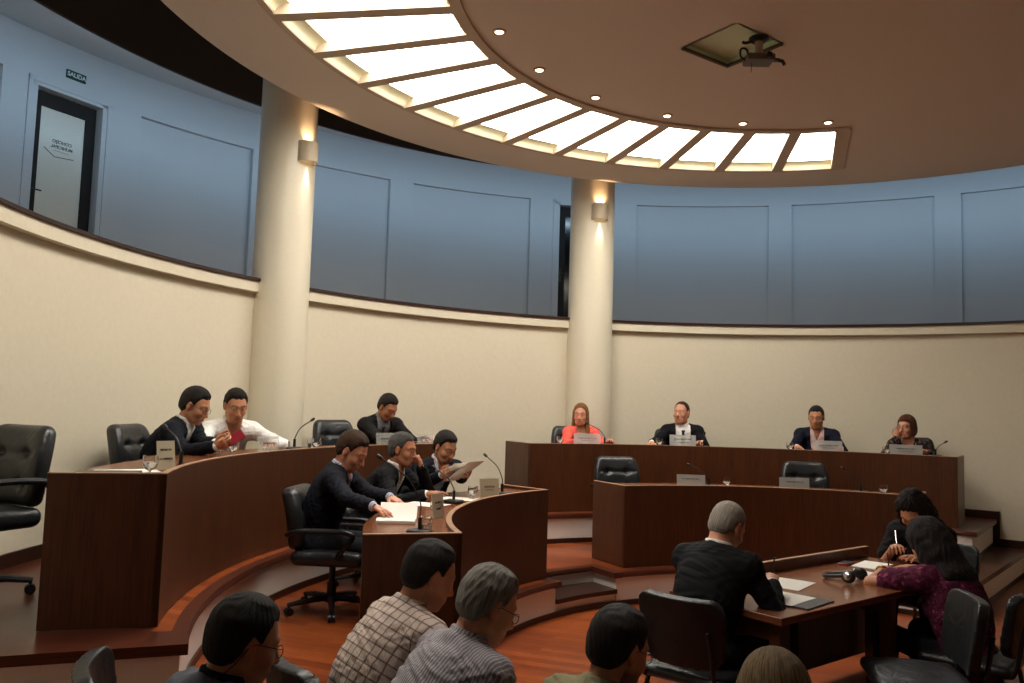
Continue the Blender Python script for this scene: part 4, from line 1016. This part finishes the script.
# name plates: a leaning card with lines of lettering, local +y is the written side
def plate(w,h,mat,label,lines,ink=None):
    t=thing('name_plate',label,'name plate'); a=.14; ink=ink or M_TXTD
    R=RX(-a)
    m=MB().box((-w/2,-.002,0),(w/2,.002,h),0,R,(0,0,0)); m.box((-w/2,-.06,0),(w/2,.0,.003)); m.build('plate',mat,t)
    m=MB()
    for (z,lw,lh) in lines:
        x=-lw/2; rs=random.Random(int(z*9999+w*777))
        while x<lw/2:
            cw=lh*rs.choice((.55,.7,.7,.9)); k=rs.random()
            m.box((x,.002,z),(x+cw*.28,.0032,z+lh),0,R,(0,0,0))
            if k>.25: m.box((x,.002,z+lh*(.8 if k>.6 else .4)),(x+cw*.8,.0032,z+lh*(1. if k>.6 else .58)),0,R,(0,0,0))
            if k>.5: m.box((x+cw*.55,.002,z),(x+cw*.8,.0032,z+lh),0,R,(0,0,0))
            x+=cw
    m.build('lettering',ink,t); return t
PG='name plates on the desks'; L2=[(.07,.12,.012),(.045,.09,.006)]
def np_(r,a,z,az,w,h,mat,label,lines,ink=None): 
    t=plate(w,h,mat,label,lines,ink); t.location=onarc(r,a,z); t.rotation_euler=(0,0,face(az)); t['group']=PG; return t
np_(4.23,188.9,Z2,-30,.115,.16,M_CARD,'cream name card standing at the near end of the upper desk',[(.105,.07,.011),(.055,.08,.011)])
np_(4.28,164.9,Z2,-30,.22,.125,M_CLEAR,'clear name plate before the man in the white shirt',[(.06,.17,.016)])
np_(4.2,144.6,Z2,-40,.24,.13,M_CLEAR,'clear name plate on the upper desk by the man reading with lowered head',[(.07,.12,.012)])
np_(4.2,137.6,Z2,-45,.2,.12,M_CLEAR,'clear name plate at the aisle end of the upper curved desk',[(.07,.1,.012)])
np_(2.715,179.6,Z1,-25,.14,.15,M_CARD,'cream name card between the water glasses of the lower desk',[(.09,.07,.011),(.05,.05,.011)])
np_(2.71,153.4,Z1,-62,.165,.15,M_CARD,'cream name card near the aisle end of the lower desk',[(.08,.085,.014),(.06,.07,.005)])
np_(4.21,109.6,Z2,268,.30,.135,M_ACRY,'clear name plate before the woman in coral',[(.075,.2,.012),(.05,.14,.006)])
np_(4.21,94.,Z2,268,.30,.145,M_ACRY,'frosted name plate before the man with the dark tie',[(.09,.2,.012),(.055,.14,.006)])
np_(4.21,72.,Z2,260,.30,.135,M_ACRY,'frosted name plate before the man with the pink shirt',[(.075,.2,.012),(.05,.14,.006)])
np_(4.22,61.3,Z2,255,.33,.125,M_ACRY,'frosted name plate before the woman in black print',[(.075,.2,.012),(.05,.14,.006)])
np_(2.71,101.4,Z1,268,.27,.12,M_ACRY,'frosted name plate on the lower desk in front of the empty chair by the aisle',[(.075,.17,.010)])
np_(2.71,80.3,Z1,265,.28,.12,M_ACRY,'frosted name plate on the lower desk in front of the chair nearer the women',[(.075,.17,.010)])
# papers
def sheet(name,label,cat,loc,rz,w,h,mat=None,th=.0015,curl=0.,group=None,tilt=0):
    n=8; vs=[];fs=[]
    for sgn in(1,0):
        for i in range(n+1):
            for j in range(n+1):
                x=(i/n-.5)*w;y=(j/n-.5)*h; vs.append((x,y,th*sgn+curl*((i/n)**2*(j/n))))
    k=(n+1)**2
    for i in range(n):
        for j in range(n):
            a=i*(n+1)+j; q=(a,a+n+1,a+n+2,a+1); fs.append(q); fs.append(tuple(k+v for v in q[::-1]))
    bd=[j for j in range(n+1)]+[i*(n+1)+n for i in range(1,n+1)]+[n*(n+1)+j for j in range(n-1,-1,-1)]+[i*(n+1) for i in range(n-1,0,-1)]
    for i in range(len(bd)): a,b=bd[i],bd[(i+1)%len(bd)]; fs.append((a,b,k+b,k+a))
    o=MB().add(vs,fs).build(name,mat or M_PAPER); o.location=loc; o.rotation_euler=(tilt,0,rz); tag(o,label,cat,group); return o
M_FOLD=plain('dark_folder',srgb(52,48,44),.5); M_RED=plain('red_phone',srgb(150,28,44),.3); M_GOLD=plain('gold',srgb(200,160,80),.25,1.); M_INK=plain('blue_pen',srgb(40,44,90),.3); M_LINES=striped('printed_paper',srgb(236,232,222),srgb(190,186,178),0,.011,.35,0)
sheet('folder','dark folder under the papers on the table before the grey-haired writing man','folder',tp(.40,.15,.751),ta+.1,.30,.22,M_FOLD,.006)
sheet('paper','white sheet on the dark folder on the table','paper',tp(.37,.22,.758),ta+.12,.28,.2,M_LINES); sheet('paper','white sheet lying flat beside the pen tip near the back board','paper',tp(.74,.45,.751),ta+.25,.30,.22,M_LINES)
sheet('notepad','white notepad on the table beside the headphones','notepad',tp(1.37,.31,.751),ta+.6,.21,.15,M_PAPER,.008,.02)
sheet('notepad','lined notepad under the hand of the woman in purple','notepad',tp(1.72,.25,.751),ta+.2,.30,.2,M_LINES,.006); sheet('notepad','lined notepad under the hand of the woman in black','notepad',tp(1.76,.49,.751),ta+.2,.28,.18,M_LINES,.006)
ph=thing('phone','red cased phone lying on the table near the back board','phone',tp(1.66,.62,.751),ta+.2); bevelled(MB().box((-.065,-.034,0),(.065,.034,.011)).build('case',M_RED,ph),.004); MB().box((-.055,-.029,.011),(.055,.029,.0125)).build('screen',M_BLACK,ph)
o=MB().tube([(-.07,0,.006),(.06,0,.006),(.07,0,.006)],[.005,.005,.002],8).build('pen',M_BLACK); o.location=tp(1.86,.65,.751); o.rotation_euler=(0,0,ta-.4); tag(o,'dark pen lying beside the red phone on the table','pen')
hp=thing('headphones','black over-ear headphones with silver caps lying on the table','headphones',tp(1.13,.32,.751),ta+.1)
MB().tube(catmull([(-.085,-.03,.045),(-.08,.05,.03),(-.05,.105,.02),(0,.125,.018),(.05,.105,.02),(.08,.05,.03),(.085,-.03,.045)],8),.011,8).build('headband',M_BLACK,hp)
for sx in(-1,1):
    R=RY(sx*1.25); c=V3(sx*.082,-.055,.042); sd=SDF(); sd.ell(c,(.038,.042,.022),R,.01); cup=sdf_obj('ear_cup',sd,.005,M_BLACK,hp)
    MB().sphere(c+R@V3(0,0,.018*(1)),(.024,.026,.009),16,8,0,R).build('cap',M_CHROME,cup)
MB().tube(catmull([(.09,-.09,.02),(.16,-.12,.004),(.28,-.06,.004),(.36,-.10,.004),(.46,-.05,.004)],8),.003,6).build('cable',M_BLACK,hp)
# open document in front of the first man of the lower desk
dk=thing('open_document','open white document under the hands of the man with the checked collar','document',onarc(2.93,183.5,Z1),rad(183.5-90+180)); dk.scale=(.72,.72,.72); dk.location=onarc(2.96,183.,Z1)
for sx,tl in((-1,.02),(1,-.03)):
    m=MB(); n=8
    vs=[(sx*(.005+.2*i/n),y,.006+(.03*math.sin(PI*i/n*.8) if sx>0 else .12*(i/n)**1.3)) for i in range(n+1) for y in(-.16,.16)]+[(sx*(.005+.2*i/n),y,.001+(0 if sx>0 else .115*(i/n)**1.3)) for i in range(n+1) for y in(-.16,.16)]
    K=2*(n+1); fs=[(2*i,2*i+1,2*i+3,2*i+2) for i in range(n)]+[(K+2*i,K+2*i+2,K+2*i+3,K+2*i+1) for i in range(n)]+[(2*i,2*i+2,K+2*i+2,K+2*i) for i in range(n)]+[(2*i+1,K+2*i+1,K+2*i+3,2*i+3) for i in range(n)]+[(2*n,2*n+1,K+2*n+1,K+2*n)]
    m.add(vs,fs,0,[(v[0],v[1],0) for v in vs]).build('page',M_PAPER,dk)
sheet('paper','loose white sheet at the near end of the upper desk','paper',onarc(4.4,190.5,Z2),.6,.3,.21)
sheet('paper','loose white sheet in front of the man with his hand on his chin','paper',onarc(2.95,166.5,Z1),-.4,.3,.21); 
sheet('paper','loose white sheets before the man holding papers','paper',onarc(2.88,157.5,Z1),-.2,.28,.21)
o=sheet('folder','dark folder at the near end of the upper desk by the water glass','folder',onarc(4.45,193.,Z2),.3,.3,.22,M_FOLD,.01)
# ============================================================ who sits where
def st_(n,c,**k): return fabric(n,c,**k).m
J_NAVY=st_('navy_wool',srgb(14,16,26),wr=.12,scale=9); J_BLACK=st_('black_wool',srgb(14,14,17),wr=.12,scale=9); J_CHAR=st_('charcoal_wool',srgb(24,23,24),wr=.12,scale=9); J_CORAL=st_('coral_cloth',srgb(238,96,84)); J_BLUE=st_('blue_wool',srgb(18,21,36),wr=.12,scale=9); J_GREY=st_('grey_fleece',srgb(88,92,98))
S_WHITE=st_('white_cotton',srgb(232,228,222),wr=.5); S_PINK=st_('pink_cotton',srgb(224,190,184)); S_LBLUE=striped('blue_stripe_cotton',srgb(206,214,224),srgb(160,176,200),.012,0,.4); S_CHECK=striped('check_cotton',srgb(222,222,228),srgb(96,98,140),.012,.012,.35); S_GREYSH=st_('grey_cotton',srgb(128,128,130))
S_PLAID=striped('plaid_cotton',srgb(200,182,170),srgb(100,80,76),.036,.036,.16); S_STRIPE=striped('stripe_cotton',srgb(132,126,132),srgb(196,192,194),.0125,0,.32); S_OLIVE=st_('olive_cotton',srgb(128,122,92)); S_NAVYPOLO=st_('navy_knit',srgb(22,26,44))
B_PURPLE=blotched('purple_print',[srgb(72,20,44),srgb(104,30,62),srgb(46,14,34),srgb(140,66,88)],70); B_BLACK=st_('black_jersey',srgb(20,18,20)); B_PRINT=blotched('black_print',[srgb(30,24,26),srgb(34,28,30),srgb(150,110,96),srgb(92,70,60)],55); B_WHITE=st_('pale_top',srgb(224,200,190))
TIE_G=blotched('patterned_tie',[srgb(34,32,30),srgb(40,36,34),srgb(120,104,72)],60); TIE_D=st_('dark_tie',srgb(64,66,74)); TIE_B=st_('navy_tie',srgb(40,48,74))
H_BLACK=hair_mat('black_hair',srgb(18,15,14),srgb(48,42,38)); H_BROWN=hair_mat('brown_hair',srgb(40,24,15),srgb(84,54,32)); H_DARK=hair_mat('dark_brown_hair',srgb(20,14,11),srgb(46,32,25)); H_BLOND=hair_mat('light_brown_hair',srgb(92,58,30),srgb(168,120,70)); H_GREY=hair_mat('grey_hair',srgb(104,100,94),srgb(176,172,162)); H_SALT=hair_mat('salt_hair',srgb(44,42,42),srgb(112,108,104)); H_WHITE=hair_mat('silver_hair',srgb(120,112,104),srgb(190,180,168)); H_RED=hair_mat('auburn_hair',srgb(56,28,16),srgb(120,64,36)); H_STREAK=hair_mat('streaked_hair',srgb(66,50,32),srgb(170,140,96)); H_DBROWN=hair_mat('dark_long_hair',srgb(16,11,10),srgb(40,26,24))
def W(*a): return tuple(a)
F=.0075
SEATS=[]; INFO=[]
def put_person(*a,**k):
    b,i=person(*a,**k); SEATS.append((b['label'],[round(float(v),2) for v in i['pelvis']],round(i['lean'],1),round(float(i['seat']),2))); INFO.append(i); return b,i
def ring(r,a,z): return tuple(pol(r,a,z))
# --- upper tier, far side
put_person('woman in a coral jacket with long light brown hair',ring(4.83,107.3,1.655),T2,-75,[dict(name='top',mat=B_WHITE,o=.004,so=-.004,sleeve='long',scoop=(.07,.07,.09),wr=.4),dict(name='jacket',mat=J_CORAL,o=.014,so=.008,v=-.05,slope=.24,lapel=True)],dict(style='long',t=.013,parts=LONGP,mat=H_BLOND),R=ring(4.32,110.5,Z2+.02),L=ring(4.35,104.5,Z2+.02),lean=10,female=True,yaw=28,pitch=4,tone='ruddy',res=F,lids=.35,
  extra=lambda b,d: MB().tube([d['N']+d['R2']@V3(.075*math.sin(t),.055+.04*math.cos(t),.0-.055*(1+math.cos(t))/2) for t in np.linspace(-2.2,2.2,25)],.006,8).build('necklace',M_CHROME,b))
put_person('man in a black suit and dark patterned tie with receding hair',ring(4.86,92.1,1.715),T2,-92,suit(J_BLACK,S_WHITE,v=-.05,slope=.3,open_=False),dict(style='receding',t=.006,mat=H_BROWN),R=ring(4.4,98.5,Z2+.02),L=ring(4.36,90.3,Z2+.02),lean=8,yaw=34,pitch=0,tone='ruddy',res=F,extra=tie_extra(TIE_G),girth=1.12,s=1.04,lids=.3)
put_person('man in a navy jacket and pink open shirt',ring(4.85,73.2,1.71),T2,-108,suit(J_BLUE,S_PINK,v=-.08,slope=.26),dict(style='short',t=.009,mat=H_BLACK),R=ring(4.34,76.5,Z2+.02),L=ring(4.34,70,Z2+.02),lean=9,yaw=10,pitch=12,tone='tan',res=F,s=1.02)
put_person('woman in black printed jacket with short auburn hair and a hand at her mouth',ring(4.82,61.6,1.63),T2,-122,[dict(name='top',mat=B_BLACK,o=.004,so=-.004,sleeve='long',scoop=(.06,.06,.06),wr=.4),dict(name='jacket',mat=B_PRINT,o=.013,so=.007,v=-.02,slope=.22)],dict(style='low',t=.016,parts=BOBP,mat=H_RED),R=ring(4.72,62.6,1.565),L=ring(4.4,58.5,Z2+.02),hdir=((-.35,.1,1),None),hn=((.3,-1,.2),None),hcurl=(.7,.3),elbow=((.6,.5,-1),None),lean=16,female=True,yaw=24,pitch=4,tone='ruddy',glasses=True,res=F)
# --- upper tier, near side
GL=ring(4.76,168.2,1.66)
put_person('man in a dark suit and glasses leaning over a red phone',GL,T2,-4,suit(J_NAVY,S_WHITE,v=0.,open_=False),dict(style='short',t=.016,mat=H_BLACK),R=(-1.99,5.74,1.40),L=(-1.97,5.86,1.40),yaw=2,pitch=24,tone='tan',glasses=True,res=F,hcurl=(.8,.8),hdir=((.2,1,.25),(-.2,1,.25)),hn=((-.8,0,.5),(.8,0,.5)),extra=tie_extra(TIE_B))
put_person('man in an open white shirt leaning in with both arms spread',ring(4.74,162.3,1.665),T2,-48,[dict(name='shirt',mat=S_WHITE,o=.013,so=.010,collar=True,openz=.16)],dict(style='short',t=.013,mat=H_DARK),R=ring(4.4,173.,Z2+.02),L=ring(4.38,161.,Z2+.02),elbow=((1,-.1,-.4),(-1,-.1,-.35)),yaw=8,pitch=20,tone='tan',res=F)
put_person('man in a charcoal suit with lowered head reading at the upper desk',ring(4.8,137.6,1.68),T2,-52,suit(J_CHAR,S_GREYSH,v=0.,open_=False),dict(style='short',t=.014,mat=H_BLACK),R=ring(4.35,139.8,Z2+.025),L=ring(4.35,135.,Z2+.025),yaw=-14,pitch=34,tone='olive',res=F,extra=tie_extra(TIE_D))
# --- lower tier
put_person('man in a navy jacket and checked collar reading the open document',ring(3.4,171.9,1.385),T1,-4,suit(J_NAVY,S_CHECK,v=0.,slope=.24),dict(style='short',t=.014,mat=H_BROWN),R=(-.66,4.98,Z1+.02),L=(-.66,5.40,Z1+.06),hdir=((.25,1,-.25),(.5,1,-.2)),maxlean=15,yaw=12,pitch=32,tone='ruddy',res=.0065,hcurl=(.25,.3))
put_person('man in a dark jacket with grey hair resting his chin on his fist',ring(3.38,157.5,1.36),T1,-16,suit(J_BLACK,S_WHITE,v=-.02,slope=.24),dict(style='short',t=.010,mat=H_SALT),R=(-.55,6.05,Z1+.03),L=(-.71,6.52,1.30),hdir=(None,(.15,-.25,1)),hn=(None,(.2,-1,-.1)),hcurl=(.3,1.3),elbow=(None,(-.3,.9,-1.)),yaw=0,pitch=8,tone='olive',res=.0065,
  extra=lambda b,d: MB().tube([d['T'][-1]-unit(d['T'][-1]-d['E'][-1])*.03+.032*(math.cos(t)*unit(np.cross(d['T'][-1]-d['E'][-1],(0,1,.2)))+math.sin(t)*unit(np.cross(d['T'][-1]-d['E'][-1],np.cross(d['T'][-1]-d['E'][-1],(0,1,.2))))) for t in np.linspace(0,2*PI,19)],.007,8).build('wristwatch',M_GOLD,b))
PH=put_person('man in a dark jacket and striped shirt holding up loose papers',ring(3.4,146.4,1.36),T1,-52,suit(J_NAVY,S_LBLUE,v=-.02,slope=.26),dict(style='short',t=.015,mat=H_BLACK),R=(-.50,6.56,1.17),L=(-.31,6.70,1.17),hdir=((.1,1,.2),(-.1,1,.2)),hn=((-.9,0,.4),(.9,0,.4)),hcurl=(.6,.6),yaw=-6,pitch=26,tone='tan',res=.0065)
# --- table
put_person('man in a dark suit with cropped grey hair writing at the table',(1.18,4.42,1.12),0,50,suit(J_BLACK,S_WHITE,v=0.),dict(style='short',t=.007,mat=H_WHITE),R=(1.47,4.44,.79),L=(1.28,4.72,.78),yaw=16,pitch=34,tone='ruddy',res=.006,hcurl=(.75,.3),girth=1.08,s=.96)
put_person('woman in purple printed blouse with long dark hair writing at the table',(2.47,4.86,1.0),0,114,[dict(name='blouse',mat=B_PURPLE,o=.016,so=.022,sleeve='short',scoop=(.06,.06,.07))],dict(style='long',t=.02,parts=CURLP,mat=H_DBROWN,wav=.004),L=(2.30,5.16,.79),R=(2.52,5.24,.79),elbow=((1,0,-.2),(-1,-.8,-.12)),maxlean=17,female=True,yaw=0,pitch=38,tone='tan',res=.006,hcurl=(.4,.75),girth=1.12,
  extra=lambda b,d: MB().tube([d['T'][-1]-unit(d['T'][-1]-d['E'][-1])*.03+.034*(math.cos(t)*unit(np.cross(d['T'][-1]-d['E'][-1],(0,1,.2)))+math.sin(t)*unit(np.cross(d['T'][-1]-d['E'][-1],np.cross(d['T'][-1]-d['E'][-1],(0,1,.2))))) for t in np.linspace(0,2*PI,19)],.007,8).build('bracelet',M_GOLD,b))
put_person('woman in black top with dark curly hair writing at the end of the table',(2.80,5.70,1.09),0,222,[dict(name='top',mat=B_BLACK,o=.012,so=.012,sleeve='short',scoop=(.06,.06,.07))],dict(style='long',t=.02,parts=CURLP,mat=H_DBROWN,wav=.008),R=(2.60,5.62,.79),L=(2.66,5.36,.78),female=True,yaw=0,pitch=48,tone='tan',res=.006,hcurl=(.75,.35))
# --- audience
put_person('man with black hair, glasses and a grey jacket over a navy polo',(-.735,2.4,1.032),0,42,[dict(name='polo',mat=S_NAVYPOLO,o=.012,so=.0,collar=True,ch=.072),dict(name='jacket',mat=J_GREY,o=.024,so=.016,back=.01,v=.05,slope=.3)],dict(style='short',t=.012,mat=H_BLACK),R=(-.45,2.55,.60),L=(-.62,2.72,.58),s=.94,yaw=6,pitch=18,tone='tan',glasses=True,res=.005,
  extra=lambda b,d: MB().tube(catmull([d['Hc']+d['Rh']@V3(.085,-.02,-.005),d['Hc']+d['Rh']@V3(.075,-.05,-.07),d['Hc']+d['Rh']@V3(.05,-.085,-.11),d['Hc']+d['Rh']@V3(0,-.095,-.12)],6),.002,6).build('spectacle_cord',M_FRAME,b))
put_person('man in a brown plaid shirt with short dark hair',(-.29,3.25,1.06),0,34,[dict(name='shirt',mat=S_PLAID,o=.016,so=.014,collar=True)],dict(style='short',t=.010,mat=H_BLACK),R=(-.05,3.3,.60),L=(-.18,3.5,.60),s=.97,yaw=8,pitch=24,tone='tan',res=.0055,girth=1.05,beard=.3)
put_person('man in a grey striped shirt with thick grey hair and glasses',(-.05,2.9,1.035),0,34,[dict(name='shirt',mat=S_STRIPE,o=.016,so=.014,collar=True)],dict(style='short',t=.013,mat=H_GREY,wav=.003),R=(.16,2.98,.58),L=(.04,3.16,.58),s=.96,yaw=8,pitch=26,tone='ruddy',glasses=True,res=.005,girth=1.1)
put_person('man in an olive shirt with dark hair, beard and glasses',(.377,2.7,.96),0,42,[dict(name='shirt',mat=S_OLIVE,o=.016,so=.014,collar=True)],dict(style='short',t=.012,mat=H_DARK),R=(.6,2.8,.56),L=(.46,2.95,.56),s=.95,yaw=8,pitch=20,tone='tan',glasses=True,beard=.8,res=.005,girth=1.05)
put_person('woman with streaked blonde hair in the front of the audience',(.73,2.25,.95),0,80,[dict(name='top',mat=B_BLACK,o=.013,so=.012)],dict(style='long',t=.016,parts=BOBP,mat=H_STREAK),female=True,pitch=18,tone='fair',res=.006)
# phone in the hands of the man with glasses, pens in writing hands, papers held up
o=bevelled(MB().box((-.036,-.006,-.065),(.036,.006,.065)).build('phone',M_RED),.004); o.location=(-1.93,5.80,1.445); o.rotation_euler=(-.5,.9,-.2); tag(o,'red cased phone held up by the man with glasses','phone')
def pen(i,sg,lean,label,mat):
    w=i['T'][sg]; d=unit(w-i['E'][sg]); p=w+d*.085+V3(0,0,.0); tip=p+V3(d[0]*.03,d[1]*.03,-.03); tip[2]=max(tip[2],.757)
    dd=unit(V3(-d[0]*.5+lean[0],-d[1]*.5+lean[1],1.)); a=V3(0,0,0); o=MB().tube([a,a+dd*.012,a+dd*.05,a+dd*.135],[.0012,.0042,.0045,.0045],8).build('pen',mat); o.location=tip; tag(o,label,'pen','pens in use at the table')
pen(INFO[10],1,(.1,.0),'black pen in the hand of the grey-haired writing man',M_BLACK); pen(INFO[11],-1,(.0,-.1),'blue pen in the hand of the woman in purple',M_INK); pen(INFO[12],1,(.1,.1),'pale pen in the hand of the woman in black',M_CHROME)
for dx,dz,rz,l in((0,0,.66,'nearer of the two white sheets held up on the lower tier'),(.07,.02,.95,'farther of the two white sheets held up on the lower tier')):
    o=sheet('paper',l,'paper',(-.41+dx,6.60-dx*.5,1.185+dz),rz,.21,.28,M_PAPER,.001,.012,'sheets held by the man in the striped shirt',tilt=-.62)
sheet('paper','white sheet on the lap of the man with black hair and glasses','paper',(-.50,2.74,.64),.7,.21,.30)
# chairs under them
def under(i,fn,label,dx=0.,zs=1.,dh=0.):
    zs=zs if zs<1 and fn is exf and i['floor']<.5 else min(1.,max(.97 if i['floor']>.5 else .7,i['seat']/.46))
    h=i['heading']+dh; u=V3(math.cos(rad(h)),math.sin(rad(h)),0); p=i['pelvis']+u*dx
    return fn(float(p[0]),float(p[1]),h,label,i['floor'],zs)
def exf(x,y,h,label,z,zs):
    # keep the backrest clear of the gallery wall
    v=V3(x-CX,y-CY); r=np.hypot(*v)
    if z>.5 and r>5.02: x,y=CX+v[0]/r*5.02,CY+v[1]/r*5.02
    return ex(x,y,z,h,label,zs)
def vcf(x,y,h,label,z,zs):
    c=vc(x,y,h,label); c.scale=(1,1,min(1.,max(.95,zs*1.03))); return c
I=INFO
under(I[4],exf,LC+'behind the man in the dark suit and glasses',.0); under(I[5],exf,LC+'under the man in the open white shirt',-.04); exf(-1.66,8.36,-42,LC+'behind the man reading with lowered head',T2,1.)
under(I[0],exf,LC+'behind the woman in coral',-.05,.95); under(I[1],exf,LC+'behind the man with the dark tie',-.05,.95,12); under(I[2],exf,LC+'behind the man with the pink shirt',-.03,.9); under(I[3],exf,LC+'behind the woman in black print',-.03,.86)
under(I[7],exf,LC+'under the man reading the open document',.12,.9); under(I[8],exf,LC+'under the man resting his chin on his fist',.06); under(I[9],exf,LC+'under the man holding loose papers',.05)
ex(1.20,8.62,T1,-80,LC+'empty at the lower desk next to the aisle'); ex(3.17,8.66,T1,-96,LC+'empty at the lower desk before the man with the pink shirt')
under(I[10],vcf,VC+'under the man in the dark suit at the table',-.02); under(I[11],vcf,VC+'under the woman in purple',-.02,1.,24); under(I[12],vcf,VC+'under the woman in black at the table end',-.02)
for k,l in((13,'under the man in the grey jacket'),(14,'under the man in the plaid shirt'),(15,'under the man in the grey striped shirt'),(16,'under the man in the olive shirt'),(17,'under the woman with streaked blonde hair')): under(I[k],vcf,VC+l,-.02)
vc(-1.08,2.78,20,VC+'empty in front of the white end of the tiers')
# ============================================================ camera, world, colour
cd=bpy.data.cameras.new('camera'); cam=bpy.data.objects.new('camera',cd); COL.objects.link(cam)
pi_,ro_=.0801,.0302; c_,s_=math.cos(ro_),math.sin(ro_); cp,sp=math.cos(pi_),math.sin(pi_)
rt=Vector((c_,-sp*s_,cp*s_)); up=Vector((-s_,-sp*c_,cp*c_)); fw=Vector((0,cp,sp))
cam.matrix_world=Matrix(((rt[0],up[0],-fw[0],0),(rt[1],up[1],-fw[1],0),(rt[2],up[2],-fw[2],1.72),(0,0,0,1)))
cd.sensor_width=36; cd.lens=817.08/1024*36; cd.clip_start=.05; SC.camera=cam
w=bpy.data.worlds.new('world'); SC.world=w; w.use_nodes=True; w.node_tree.nodes['Background'].inputs[0].default_value=(*WORLD_C,1); w.node_tree.nodes['Background'].inputs[1].default_value=1
vs=SC.view_settings; vs.view_transform='Standard'; vs.look='None'; vs.exposure=EXPO; vs.gamma=1; vs.use_curve_mapping=False
SC.cycles.use_denoising=True; SC.cycles.max_bounces=8; SC.cycles.diffuse_bounces=5; SC.cycles.sample_clamp_indirect=4
